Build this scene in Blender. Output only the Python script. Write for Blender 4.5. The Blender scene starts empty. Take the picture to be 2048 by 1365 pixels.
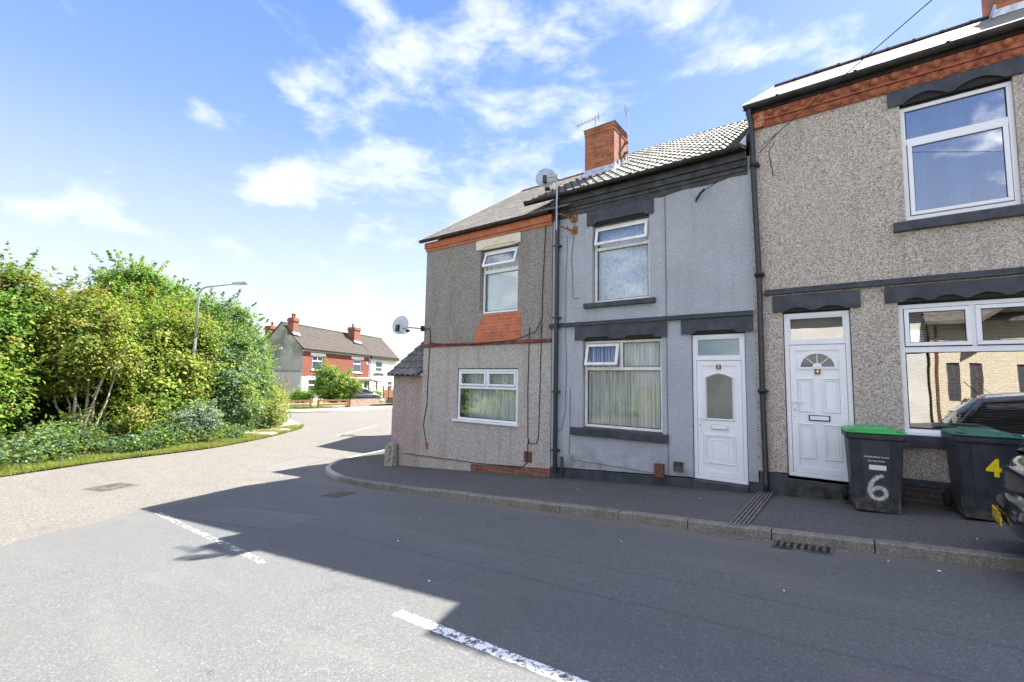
import bpy, math, random
import numpy as np
from mathutils import Vector, Matrix, noise
R = math.radians
random.seed(7)
rng = np.random.default_rng(11)
scene = bpy.context.scene
COL = scene.collection

# ------------------------------------------------------------------ nodes
def new_mat(name):
    m = bpy.data.materials.new(name); m.use_nodes = True
    nt = m.node_tree; nt.nodes.clear()
    return m, NT(nt)

class NT:
    def __init__(s, nt): s.nt = nt
    def n(s, typ, **kw):
        nd = s.nt.nodes.new(typ)
        for k, v in kw.items():
            if k.startswith('i_'):
                key = k[2:].replace('_', ' ')
                sock = nd.inputs[int(key)] if key.isdigit() else nd.inputs[key]
                s.set(sock, v)
            else: setattr(nd, k, v)
        return nd
    def set(s, sock, v):
        if isinstance(v, bpy.types.NodeSocket): s.nt.links.new(v, sock)
        elif isinstance(v, (tuple, list)) and len(v) == 3 and sock.type == 'RGBA': sock.default_value = (*v, 1)
        else: sock.default_value = v
    def pos(s): return s.n('ShaderNodeNewGeometry').outputs['Position']
    def noise(s, vec, scale, detail=3, rough=.5, out=0):
        return s.n('ShaderNodeTexNoise', i_Vector=vec, i_Scale=scale, i_Detail=detail, i_Roughness=rough).outputs[out]
    def vor(s, vec, scale, out='Color', feature='F1', rand=1.0):
        return s.n('ShaderNodeTexVoronoi', feature=feature, i_Vector=vec, i_Scale=scale, i_Randomness=rand).outputs[out]
    def mix(s, f, a, b, bt='MIX'):
        nd = s.n('ShaderNodeMix', data_type='RGBA', blend_type=bt)
        s.set(nd.inputs[0], f); s.set(nd.inputs[6], a); s.set(nd.inputs[7], b)
        return nd.outputs[2]
    def m(s, op, a, b=0.0, c=0.0, clamp=False):
        nd = s.n('ShaderNodeMath', operation=op, use_clamp=clamp)
        s.set(nd.inputs[0], a); s.set(nd.inputs[1], b); s.set(nd.inputs[2], c)
        return nd.outputs[0]
    def vm(s, op, a, b=(0, 0, 0), out=0):
        nd = s.n('ShaderNodeVectorMath', operation=op)
        s.set(nd.inputs[0], a); s.set(nd.inputs[1], b)
        return nd.outputs[out]
    def mr(s, v, a, b, c=0.0, d=1.0, smooth=True):
        nd = s.n('ShaderNodeMapRange', interpolation_type='SMOOTHSTEP' if smooth else 'LINEAR')
        for i, x in enumerate((v, a, b, c, d)): s.set(nd.inputs[i], x)
        return nd.outputs[0]
    def ramp(s, f, stops, const=False):
        nd = s.n('ShaderNodeValToRGB'); s.set(nd.inputs[0], f)
        cr = nd.color_ramp; cr.interpolation = 'CONSTANT' if const else 'LINEAR'
        while len(cr.elements) < len(stops): cr.elements.new(.5)
        for e, (p, c) in zip(cr.elements, stops): e.position = p; e.color = (*c, 1)
        return nd.outputs[0]
    def sep(s, v):
        nd = s.n('ShaderNodeSeparateXYZ'); s.set(nd.inputs[0], v); return nd.outputs
    def comb(s, x=0.0, y=0.0, z=0.0):
        nd = s.n('ShaderNodeCombineXYZ')
        for i, v in enumerate((x, y, z)): s.set(nd.inputs[i], v)
        return nd.outputs[0]
    def bump(s, h, strength=.5, dist=.01):
        return s.n('ShaderNodeBump', i_Height=h, i_Strength=strength, i_Distance=dist).outputs[0]
    def pbsdf(s, col, rough=.6, normal=None, spec=.5, metal=0.0, coat=0.0, **kw):
        nd = s.n('ShaderNodeBsdfPrincipled')
        s.set(nd.inputs['Base Color'], col); s.set(nd.inputs['Roughness'], rough)
        s.set(nd.inputs['Specular IOR Level'], spec); s.set(nd.inputs['Metallic'], metal)
        s.set(nd.inputs['Coat Weight'], coat)
        if normal is not None: s.set(nd.inputs['Normal'], normal)
        return nd.outputs[0]
    def out(s, sh):
        o = s.n('ShaderNodeOutputMaterial'); s.nt.links.new(sh, o.inputs[0])

M = {}
def plain(name, col, rough=.5, spec=.5, metal=0.0, coat=0.0, vary=.12, nscale=9, bumps=0.0, bscale=40):
    m, t = new_mat(name); p = t.pos()
    f = t.noise(p, nscale, 4, .6)
    c = t.mix(t.mr(f, .3, .7), tuple(x*(1-vary) for x in col), tuple(min(1, x*(1+vary)) for x in col))
    rr = t.mr(t.noise(p, nscale*2.3, 3), .3, .7, max(.03, rough-.06), min(1, rough+.08))
    nrm = t.bump(t.noise(p, bscale, 3), bumps, .01) if bumps else None
    t.out(t.pbsdf(c, rr, nrm, spec, metal, coat)); M[name] = m; return m

def pebbledash(name, stops, scale=46, stain=(.30, .25, .2), stain_amt=.35, seed=0.0, low=None, bstr=.7):
    m, t = new_mat(name); p = t.vm('ADD', t.pos(), (seed, seed*.7, seed*.3))
    wob = t.vm('ADD', p, t.vm('SCALE', t.noise(p, 60, 2, .5, 1), (0, 0, 0)))
    c = t.sep(t.vor(p, scale))[0]
    col = t.ramp(c, stops, True)
    fine = t.noise(p, 150, 2, .6)
    col = t.mix(t.mr(fine, .25, .75, 0, .24), col, (.09, .075, .065), 'MIX')
    big = t.noise(p, .9, 5, .62)
    col = t.mix(t.mr(big, .42, .72, 0, stain_amt), col, stain, 'MIX')
    # vertical run-off streaks
    xs = t.sep(p)
    st = t.noise(t.comb(t.m('MULTIPLY', xs[0], 3.2), xs[1], t.m('MULTIPLY', xs[2], .35)), 1.6, 4, .6)
    col = t.mix(t.mr(st, .48, .78, 0, .36), col, tuple(x*.55 for x in stain), 'MIX')
    if low:
        z0, z1, lc = low
        lf = t.m('MULTIPLY', t.mr(xs[2], z1, z0), t.mr(t.noise(p, 2.2, 4), .35, .7))
        col = t.mix(lf, col, lc)
    d = t.vor(p, scale, 'Distance')
    h = t.m('ADD', t.m('MULTIPLY', d, -1.0), t.m('MULTIPLY', fine, .5))
    t.out(t.pbsdf(col, .85, t.bump(h, bstr, .012), .25)); M[name] = m

def roughcast(name, col, dirt):
    m, t = new_mat(name); p = t.pos()
    a = t.noise(p, 34, 4, .62); b = t.noise(p, 90, 2, .5); v = t.vor(p, 52, 'Distance')
    h = t.m('ADD', t.m('ADD', a, t.m('MULTIPLY', b, .35)), t.m('MULTIPLY', v, -.45))
    c = t.mix(t.mr(t.noise(p, 1.3, 5, .6), .35, .7), tuple(x*.93 for x in col), tuple(x*1.06 for x in col))
    c = t.mix(t.mr(a, .38, .66, .30, 0), c, tuple(x*.55 for x in col))
    xs = t.sep(p)
    low = t.m('MULTIPLY', t.mr(xs[2], -1.05, -1.7), t.mr(t.noise(p, 3.1, 4), .38, .68, 0, .7))
    c = t.mix(low, c, dirt)
    st = t.noise(t.comb(t.m('MULTIPLY', xs[0], 4.2), xs[1], t.m('MULTIPLY', xs[2], .3)), 1.6, 4, .6)
    c = t.mix(t.mr(st, .52, .8, 0, .22), c, tuple(x*.7 for x in dirt))
    t.out(t.pbsdf(c, .8, t.bump(h, .75, .026), .25)); M[name] = m

def brick(name, c1, c2, mortar, du=(1, 1, 0), bw=.225, bh=.078, msize=.009, stain=.4, off=(0, 0, 0)):
    m, t = new_mat(name); p = t.vm('ADD', t.pos(), off)
    u = t.vm('DOT_PRODUCT', p, du, 'Value'); z = t.sep(p)[2]
    vec = t.comb(u, z, 0.0)
    br = t.n('ShaderNodeTexBrick', i_Vector=vec, i_Scale=1.0)
    br.inputs['Color1'].default_value = (*c1, 1); br.inputs['Color2'].default_value = (*c2, 1)
    br.inputs['Mortar'].default_value = (*mortar, 1)
    br.inputs['Mortar Size'].default_value = msize; br.inputs['Mortar Smooth'].default_value = .3
    br.inputs['Brick Width'].default_value = bw; br.inputs['Row Height'].default_value = bh
    br.inputs['Bias'].default_value = -.1
    c = t.mix(t.mr(t.noise(p, 5, 5, .65), .4, .75, 0, stain), br.outputs[0], (.06, .04, .035))
    c = t.mix(t.mr(t.noise(p, 14, 3), .5, .8, 0, .35), c, tuple(min(1, x*1.5+.02) for x in c2))
    h = t.m('ADD', t.m('MULTIPLY', br.outputs['Fac'], -1.0), t.m('MULTIPLY', t.noise(p, 60, 3), .5))
    t.out(t.pbsdf(c, .85, t.bump(h, .6, .01), .25)); M[name] = m

def slates(name, c1, c2, du, dv, bw, bh, moss=(.10, .11, .04), moss_amt=.4, rough=.5, spec=.5, lichen=0.0, off=(0,0,0)):
    m, t = new_mat(name); p = t.vm('ADD', t.pos(), off)
    u = t.vm('DOT_PRODUCT', p, du, 'Value'); v = t.vm('DOT_PRODUCT', p, dv, 'Value')
    br = t.n('ShaderNodeTexBrick', i_Vector=t.comb(u, v, 0.0), i_Scale=1.0)
    br.inputs['Color1'].default_value = (*c1, 1); br.inputs['Color2'].default_value = (*c2, 1)
    br.inputs['Mortar'].default_value = tuple(x*.3 for x in c1)+(1,)
    br.inputs['Mortar Size'].default_value = .006
    br.inputs['Brick Width'].default_value = bw; br.inputs['Row Height'].default_value = bh
    c = t.mix(t.mr(t.noise(p, 2.4, 5, .65), .5, .78, 0, moss_amt), br.outputs[0], moss)
    c = t.mix(t.mr(t.noise(t.vm('MULTIPLY', p, (.55, 1, 1)), 11, 3), .60, .70, 0, min(1, moss_amt*1.7)), c, (.03, .028, .018))
    if lichen: c = t.mix(t.mr(t.noise(p, 8, 4, .7), .5, .75, 0, lichen), c, (.5, .5, .46))
    h = t.m('ADD', t.m('MULTIPLY', br.outputs['Fac'], -1.0), t.m('MULTIPLY', t.noise(p, 30, 3), .7))
    rr = t.mr(t.noise(p, 6, 3), .3, .7, rough-.1, rough+.15)
    t.out(t.pbsdf(c, rr, t.bump(h, .45, .01), spec)); M[name] = m

pebbledash('pebbledash_warm', [(0, (.25, .195, .155)), (.15, (.375, .305, .25)), (.36, (.49, .43, .365)), (.60, (.585, .54, .47)), (.86, (.69, .65, .58))], 80, (.40, .34, .28), .25)
pebbledash('pebbledash_grey', [(0, (.17, .15, .13)), (.25, (.26, .235, .205)), (.5, (.35, .32, .285)), (.82, (.47, .44, .40))], 80, (.22, .19, .14), .45, 3.1)
pebbledash('pebbledash_pale', [(0, (.26, .235, .21)), (.2, (.40, .365, .33)), (.42, (.51, .475, .43)), (.76, (.63, .60, .55))], 80, (.44, .33, .25), .35, 5.7, (-2.4, -1.7, (.30, .28, .21)))
pebbledash('pebbledash_pink', [(0, (.21, .16, .14)), (.2, (.36, .28, .245)), (.45, (.46, .38, .335)), (.78, (.58, .50, .455))], 80, (.36, .22, .15), .6, 9.3, (-2.4, -1.5, (.26, .22, .15)))
roughcast('grey_roughcast', (.42, .445, .475), (.16, .15, .13))
plain('charcoal_paint', (.036, .041, .052), .5, .4, vary=.35, nscale=6, bumps=.35, bscale=28)
plain('charcoal_band', (.045, .047, .05), .6, .35, vary=.5, nscale=5, bumps=.4, bscale=24)
plain('black_pipe', (.018, .021, .027), .35, .5, vary=.4, nscale=14, bumps=.2)
plain('gutter_black', (.022, .021, .020), .5, .4, vary=.5, nscale=5, bumps=.3)
plain('red_course', (.20, .06, .045), .7, .3, vary=.45, nscale=6, bumps=.4)
plain('cream_lintel', (.66, .60, .46), .65, .3, vary=.14, nscale=4, bumps=.2)
plain('white_plastic', (.72, .735, .75), .32, .45, vary=.025, nscale=3)
plain('frame_aged', (.68, .67, .62), .4, .4, vary=.12, nscale=5)
plain('gasket', (.012, .012, .013), .6, .3)
plain('concrete', (.30, .28, .23), .9, .2, vary=.3, nscale=12, bumps=.5, bscale=60)
plain('cover_brown', (.115, .10, .09), .85, .2, vary=.3, nscale=20)
plain('step_stone', (.05, .048, .045), .9, .2, vary=.5, nscale=7, bumps=.5, bscale=30)
plain('drain_concrete', (.155, .15, .135), .9, .2, vary=.3, nscale=12, bumps=.5, bscale=60)
plain('dark_stone', (.09, .085, .075), .9, .2, vary=.5, nscale=7, bumps=.5, bscale=30)
plain('lead', (.42, .45, .49), .45, .5, .3, vary=.3, nscale=7, bumps=.4, bscale=18)
plain('mortar', (.40, .37, .32), .9, .2, vary=.25, nscale=20, bumps=.6, bscale=50)
plain('terracotta', (.31, .105, .055), .75, .3, vary=.4, nscale=11, bumps=.4)
plain('rust', (.26, .10, .035), .85, .2, vary=.55, nscale=30, bumps=.5)
plain('brown_vent', (.12, .055, .04), .7, .3, vary=.25, nscale=30)
plain('cable_black', (.02, .02, .02), .6, .3)
plain('cable_grey', (.14, .15, .165), .7, .3)
plain('galvanised', (.42, .44, .46), .4, .5, .6, vary=.2, nscale=20)
plain('lamp_grey', (.36, .38, .39), .5, .4, .3, vary=.15, nscale=8)
plain('black_metal', (.02, .02, .022), .45, .5, vary=.3)
m, t = new_mat('bin_black'); p = t.pos()
c = t.mix(t.mr(t.noise(p, 6, 5, .65), .35, .7), (.020, .024, .030), (.040, .044, .050))
c = t.mix(t.m('MULTIPLY', t.mr(t.sep(p)[2], -1.15, -1.55), t.mr(t.noise(p, 9, 5, .7), .38, .62)), c, (.11, .10, .085))
c = t.mix(t.mr(t.noise(t.vm('MULTIPLY', p, (1, 1, .25)), 24, 4, .7), .62, .72, 0, .4), c, (.12, .12, .12))
t.out(t.pbsdf(c, .5, t.bump(t.noise(p, 90, 3), .25, .01), .4)); M['bin_black'] = m
plain('bin_bright_green', (.03, .33, .08), .42, .45, vary=.12, nscale=6)
plain('bin_dark_green', (.035, .12, .075), .5, .4, vary=.25, nscale=6)
plain('rubber', (.014, .014, .014), .8, .3)
plain('sticker_white', (.72, .72, .74), .5, .3, vary=.05)
plain('print_white', (.62, .63, .64), .6, .3, vary=.2, nscale=60)
plain('decal_yellow', (.88, .70, .02), .5, .3, vary=.04)
plain('gold_digit', (.75, .55, .22), .35, .5, .4)
plain('black_plate', (.02, .02, .02), .3, .5)
plain('car_black', (.010, .011, .014), .16, .6, coat=1.0, vary=.1)
plain('car_silver', (.42, .43, .43), .28, .5, .6, coat=.8, vary=.05)
plain('car_grey', (.10, .11, .12), .25, .5, .4, coat=.8, vary=.05)
plain('chrome', (.75, .75, .76), .12, .5, 1.0, vary=.03)
plain('alloy', (.5, .5, .52), .3, .5, .8)
plain('timber_orange', (.20, .092, .043), .7, .3, vary=.3, nscale=9, bumps=.3)
plain('white_render', (.80, .80, .80), .8, .2, vary=.05, nscale=2)
plain('cream_wall', (.80, .72, .56), .8, .2, vary=.05, nscale=2, bumps=.2)
plain('pale_render', (.52, .50, .45), .85, .2, vary=.08, nscale=1.2)
plain('brown_frame', (.12, .06, .035), .6, .3)
plain('dark_roof', (.10, .085, .075), .8, .3, vary=.3, nscale=4)
plain('red_lamp', (.4, .01, .01), .25, .5)
plain('bark', (.19, .15, .105), .9, .2, vary=.45, nscale=14, bumps=.7, bscale=30)
plain('bark_pale', (.36, .31, .24), .9, .2, vary=.35, nscale=14, bumps=.5, bscale=30)
plain('interior', (.10, .09, .08), .9, .2)
plain('blind_slat', (.50, .40, .30), .5, .4, vary=.1)
brick('red_brick', (.42, .11, .045), (.56, .17, .075), (.42, .34, .27), stain=.3)
brick('orange_brick', (.46, .12, .05), (.56, .17, .075), (.40, .24, .16), stain=.35)
brick('chimney_brick', (.32, .085, .04), (.50, .15, .06), (.24, .17, .12), stain=.55, msize=.012)
brick('far_chimney_brick', (.20, .07, .045), (.28, .10, .06), (.22, .16, .12), stain=.5)
brick('base_brick', (.17, .07, .045), (.25, .10, .06), (.20, .17, .14), stain=.7)
brick('sooty_brick', (.055, .045, .04), (.085, .06, .05), (.11, .10, .09), stain=.8)
brick('far_brick', (.17, .045, .03), (.225, .068, .042), (.22, .13, .10), (-.370, .929, 0), stain=.1)
brick('cream_brick', (.58, .50, .36), (.62, .54, .41), (.45, .39, .29), stain=.03)

# patchy old brown garden wall
brick('garden_brick', (.20, .13, .10), (.30, .20, .15), (.30, .27, .22), (-.35, .94, 0), stain=.5)

# weathered grey rendered gable of the far house
m, t = new_mat('grey_render'); p = t.pos(); xs = t.sep(p)
c = t.mix(t.mr(xs[2], .5, .7), (.44, .46, .46), (.34, .34, .30))
c = t.mix(t.m('MULTIPLY', t.mr(t.noise(p, .45, 5, .6), .44, .66), t.mr(xs[2], .3, 2.0, .0, .85)), c, (.13, .135, .10))
c = t.mix(t.mr(t.noise(p, 5, 4), .4, .8, 0, .3), c, (.55, .55, .52))
t.out(t.pbsdf(c, .9, t.bump(t.noise(p, 20, 3), .3, .01), .2)); M['grey_render'] = m

SL = math.sin(R(34.5)); CL = math.cos(R(34.5))
slates('slate_weathered', (.23, .21, .185), (.17, .155, .135), (1, 0, 0), (0, CL, SL), .26, .19, (.11, .095, .065), .5, .9, .1, .3)
slates('slate_pale', (.25, .24, .22), (.18, .172, .158), (1, 0, 0), (0, CL, SL), .30, .20, (.34, .31, .23), .55, .85, .12, .35)
slates('pantile', (.10, .096, .088), (.135, .13, .118), (1, 0, 0), (0, CL, SL), .30, .30, (.10, .10, .075), .3, .8, .16)
slates('pantile_old', (.11, .105, .095), (.16, .15, .135), (1, 0, 0), (0, CL, SL), .30, .30, (.16, .16, .11), .6, .6, .4, .3)
slates('tile_brown', (.082, .070, .062), (.066, .056, .050), (-.370, .929, 0), (-.66, -.26, .70), .33, .28, (.075, .065, .045), .3, .85, .12)
M['tile_brown'].name = 'tile_brown'

# glass
def glass(name, tint=(1, 1, 1), refl=1.0, rough=.01, base=.06):
    m, t = new_mat(name)
    lw = t.n('ShaderNodeFresnel', i_IOR=1.5).outputs[0]
    f = t.m('MULTIPLY', t.m('ADD', lw, base), refl, clamp=True)
    tr = t.n('ShaderNodeBsdfTransparent', i_Color=tint).outputs[0]
    p = t.pos()
    bn = t.bump(t.noise(p, 1.3, 2), .006, .2)
    gl = t.n('ShaderNodeBsdfGlossy', i_Roughness=rough, i_Normal=bn).outputs[0]
    mx = t.n('ShaderNodeMixShader'); t.set(mx.inputs[0], f); t.nt.links.new(tr, mx.inputs[1]); t.nt.links.new(gl, mx.inputs[2])
    t.out(mx.outputs[0]); M[name] = m
glass('pane_clear', (.96, .98, .98), .8, .01, .03)
glass('pane_reflective', (.85, .88, .90), 1.55, .004, .13)
glass('pane_sky', (.80, .86, .94), 1.9, .004, .14)
# obscured (frosted) door glass
m, t = new_mat('pane_frosted'); p = t.pos()
h = t.vor(p, 130, 'Distance')
c = t.mix(t.mr(t.noise(p, 2.5, 3), .35, .65), (.13, .13, .105), (.17, .18, .16))
t.out(t.pbsdf(c, .22, t.bump(h, .3, .006), .6)); M['pane_frosted'] = m
m, t = new_mat('pane_dark'); p = t.pos()
t.out(t.pbsdf((.035, .05, .07), .06, None, .8)); M['pane_dark'] = m
m, t = new_mat('pane_teal'); p = t.pos()
c = t.mix(t.mr(t.noise(p, 3, 3), .35, .65), (.13, .22, .24), (.18, .28, .30))
t.out(t.pbsdf(c, .12, None, .8)); M['pane_teal'] = m

def curtain(name, c1, c2, scale=(38, 1, 1.2), trans=.3):
    m, t = new_mat(name); p = t.pos(); xs = t.sep(p)
    v = t.comb(t.m('MULTIPLY', xs[0], scale[0]), 0.0, t.m('MULTIPLY', xs[2], scale[2]))
    f = t.noise(v, 1.0, 4, .6)
    c = t.mix(t.mr(f, .3, .7), c1, c2)
    d = t.n('ShaderNodeBsdfDiffuse', i_Color=c).outputs[0]
    tl = t.n('ShaderNodeBsdfTranslucent', i_Color=c).outputs[0]
    mx = t.n('ShaderNodeMixShader', i_0=trans); t.nt.links.new(d, mx.inputs[1]); t.nt.links.new(tl, mx.inputs[2])
    t.out(mx.outputs[0]); M[name] = m
curtain('net_green', (.58, .64, .60), (.92, .95, .93), trans=.08)
curtain('net_cream', (.44, .45, .41), (.95, .95, .94), (46, 1, .8), .08)
curtain('net_blue', (.50, .62, .82), (.88, .93, .97), (26, 1, 14), .08)
curtain('net_deepblue', (.07, .15, .40), (.30, .42, .72), (50, 1, .6))
curtain('blind_plain', (.82, .86, .84), (.92, .94, .93), (2, 1, .5), .1)
curtain('voile_blue', (.10, .20, .38), (.22, .36, .58), (14, 1, .3), .2)

# foliage: colour stored per leaf
m, t = new_mat('leaf')
col = t.n('ShaderNodeVertexColor', layer_name='leafcol').outputs[0]
d = t.pbsdf(col, .7, None, .2)
tl = t.n('ShaderNodeBsdfTranslucent', i_Color=t.mix(.5, col, (.35, .45, .04), 'MIX')).outputs[0]
mx = t.n('ShaderNodeMixShader', i_0=.34); t.nt.links.new(d, mx.inputs[1]); t.nt.links.new(tl, mx.inputs[2])
t.out(mx.outputs[0]); M['leaf'] = m

# ------------------------------------------------------------------ ground height
def Gz(x, y):
    if x > -9: z = -1.681 + .073*x
    elif x < -15: z = -2.557
    else:
        q = x+15; z = -2.557 + .073*q*q/12
    if y > 6: z -= .012*(y-6)
    return z

# ------------------------------------------------------------------ mesh builder
class MB:
    def __init__(s, T=None): s.v = []; s.f = []; s.mi = []; s.T = T; s.cur = 0; s.sm = False; s.smf = []
    def add(s, vs, fs):
        b = len(s.v)
        s.v += [tuple(v) for v in vs]
        for f in fs: s.f.append(tuple(i+b for i in f)); s.mi.append(s.cur); s.smf.append(s.sm)
    def quad(s, a, b, c, d): s.add([a, b, c, d], [(0, 1, 2, 3)])
    def box(s, x0, x1, y0, y1, z0, z1):
        vs = [(x, y, z) for x in (x0, x1) for y in (y0, y1) for z in (z0, z1)]
        s.add(vs, [(0, 1, 3, 2), (4, 6, 7, 5), (0, 4, 5, 1), (2, 3, 7, 6), (0, 2, 6, 4), (1, 5, 7, 3)])
    def hexa(s, b, tp):   # bottom 4 pts, top 4 pts (same winding)
        s.add(list(b)+list(tp), [(3, 2, 1, 0), (4, 5, 6, 7), (0, 1, 5, 4), (1, 2, 6, 5), (2, 3, 7, 6), (3, 0, 4, 7)])
    def prism(s, poly, y0, y1):   # poly in (x,z), extruded along y
        n = len(poly)
        vs = [(x, y0, z) for x, z in poly]+[(x, y1, z) for x, z in poly]
        fs = [tuple(range(n)), tuple(range(2*n-1, n-1, -1))]+[(i, i+n, (i+1) % n+n, (i+1) % n) for i in range(n)]
        s.add(vs, fs)
    def tube(s, pts, r, n=8, cap=True):
        pts = [Vector(p) for p in pts]; rs = r if isinstance(r, (list, tuple)) else [r]*len(pts)
        vs = []; up = None
        for i, p in enumerate(pts):
            d = (pts[min(i+1, len(pts)-1)]-pts[max(i-1, 0)]).normalized()
            if up is None: up = Vector((0, 0, 1)) if abs(d.z) < .9 else Vector((1, 0, 0))
            a = d.cross(up).normalized(); b = d.cross(a).normalized(); up = -b if b.dot(up) < 0 else b
            a = d.cross(up).normalized(); b = d.cross(a).normalized()
            for k in range(n):
                t = 2*math.pi*k/n; vs.append(p+(a*math.cos(t)+b*math.sin(t))*rs[i])
        fs = []
        for i in range(len(pts)-1):
            for k in range(n):
                fs.append((i*n+k, i*n+(k+1) % n, (i+1)*n+(k+1) % n, (i+1)*n+k))
        if cap: fs += [tuple(range(n-1, -1, -1)), tuple((len(pts)-1)*n+k for k in range(n))]
        s.add(vs, fs)
    def lathe(s, prof, n=24, c=(0, 0, 0), axis='z', a0=0, a1=2*math.pi):
        vs = []; full = abs(a1-a0-2*math.pi) < 1e-6; m = n if full else n+1
        for (r, h) in prof:
            for k in range(m):
                t = a0+(a1-a0)*k/n; x, y = r*math.cos(t), r*math.sin(t)
                q = {'z': (x, y, h), 'y': (x, h, y), 'x': (h, x, y)}[axis]
                vs.append((q[0]+c[0], q[1]+c[1], q[2]+c[2]))
        fs = []
        for i in range(len(prof)-1):
            for k in range(n):
                k2 = (k+1) % m
                if not full and k == n: continue
                fs.append((i*m+k, i*m+k2, (i+1)*m+k2, (i+1)*m+k))
        s.add(vs, fs)
    def build(s, name, mats, parent=None, bevel=0, smooth=None, label=None, kind=None):
        me = bpy.data.meshes.new(name)
        vs = s.v if s.T is None else [tuple(s.T @ Vector(v)) for v in s.v]
        me.from_pydata(vs, [], s.f)
        for mm in (mats if isinstance(mats, (list, tuple)) else [mats]): me.materials.append(M[mm])
        me.polygons.foreach_set('material_index', s.mi)
        sf = s.smf if smooth is None else [smooth]*len(s.f)
        me.polygons.foreach_set('use_smooth', sf)
        me.update()
        import bmesh
        bm = bmesh.new(); bm.from_mesh(me)
        bmesh.ops.recalc_face_normals(bm, faces=bm.faces)
        bm.to_mesh(me); bm.free()
        o = bpy.data.objects.new(name, me); COL.objects.link(o)
        if parent is not None:
            o.parent = parent
            root = parent
            L = Vector(root.location) if root.type == 'EMPTY' else Vector((0, 0, 0))
            if root.type == 'EMPTY': o.matrix_parent_inverse = Matrix.Translation(-L)
        if bevel:
            b = o.modifiers.new('bevel', 'BEVEL'); b.width = bevel; b.segments = 2; b.limit_method = 'ANGLE'
        if label: o['label'] = label
        if kind: o['kind'] = kind
        return o

def thing(name, label, cat, loc=(0, 0, 0), group=None):
    o = bpy.data.objects.new(name, None); COL.objects.link(o); o.location = loc
    o.empty_display_size = .2
    o['label'] = label; o['category'] = cat
    if group: o['group'] = group
    return o
def tag(o, label, cat, group=None, kind=None):
    o['label'] = label; o['category'] = cat
    if group: o['group'] = group
    if kind: o['kind'] = kind
    return o
def kids(o): return [c for c in bpy.data.objects if c.parent == o]
def copy_tree(o, parent=None):
    c = o.copy(); COL.objects.link(c)
    if parent is not None: c.parent = parent; c.matrix_parent_inverse = o.matrix_parent_inverse.copy()
    for ch in kids(o): copy_tree(ch, c)
    return c

Y0 = 8.28
def text_part(name, body, size, loc, mat, parent, depth=.002, rot=(math.pi/2, 0, 0), bold=0.0, sx=1.0):
    cu = bpy.data.curves.new(name, 'FONT'); cu.body = body; cu.size = size; cu.extrude = depth
    cu.align_x = 'CENTER'; cu.align_y = 'CENTER'; cu.offset = bold
    cu.materials.append(M[mat])
    tmp = bpy.data.objects.new(name+'_curve', cu); COL.objects.link(tmp)
    dg = bpy.context.evaluated_depsgraph_get(); dg.update()
    me = bpy.data.meshes.new_from_object(tmp.evaluated_get(dg)); me.name = name
    bpy.data.objects.remove(tmp)
    from mathutils import Euler
    me.transform(Matrix.Translation(loc) @ Euler(rot).to_matrix().to_4x4() @ Matrix.Diagonal((sx, 1, 1, 1)))
    o = bpy.data.objects.new(name, me); COL.objects.link(o)
    if parent is not None:
        o.parent = parent
        if parent.type == 'EMPTY': o.matrix_parent_inverse = Matrix.Translation(-Vector(parent.location))
    return o

# ------------------------------------------------------------------ facade helpers (walls in the plane y = const, or any frame T)
def wall_holes(mb, x0, x1, zb0, zb1, z1, holes, y=0.0, depth=.25, back=True):
    """front wall from bottom line (zb0 at x0 .. zb1 at x1) to top z1, with rectangular holes and their reveals"""
    xs = sorted({x0, x1, *[h[0] for h in holes], *[h[1] for h in holes]})
    zs = sorted({z1, *[h[2] for h in holes], *[h[3] for h in holes]})
    zs = [z for z in zs if z > max(zb0, zb1)+.001]
    zb = lambda x: zb0+(zb1-zb0)*(x-x0)/(x1-x0)
    def inhole(xm, zm): return any(h[0] < xm < h[1] and h[2] < zm < h[3] for h in holes)
    for i in range(len(xs)-1):
        a, b = xs[i], xs[i+1]; lo = None
        rows = [None]+zs
        for j in range(len(rows)-1):
            z_hi = rows[j+1]
            za, zc = (zb(a), zb(b)) if rows[j] is None else (rows[j], rows[j])
            if inhole((a+b)/2, (max(za, zc)+z_hi)/2): continue
            mb.quad((a, y, za), (b, y, zc), (b, y, z_hi), (a, y, z_hi))
            if back: mb.quad((a, y+depth, za), (a, y+depth, z_hi), (b, y+depth, z_hi), (b, y+depth, zc))
    for (a, b, c, d) in holes:
        c2 = max(c, min(zb0, zb1))
        for (p, q) in (((a, c), (a, d)), ((b, c), (b, d)), ((a, d), (b, d)), ((a, c), (b, c))):
            mb.quad((p[0], y, p[1]), (q[0], y, q[1]), (q[0], y+depth, q[1]), (p[0], y+depth, p[1]))

def frame_bars(mb, x0, x1, z0, z1, w, y0, y1):
    mb.box(x0, x1, y0, y1, z1-w, z1); mb.box(x0, x1, y0, y1, z0, z0+w)
    mb.box(x0, x0+w, y0, y1, z0+w, z1-w); mb.box(x1-w, x1, y0, y1, z0+w, z1-w)

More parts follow.
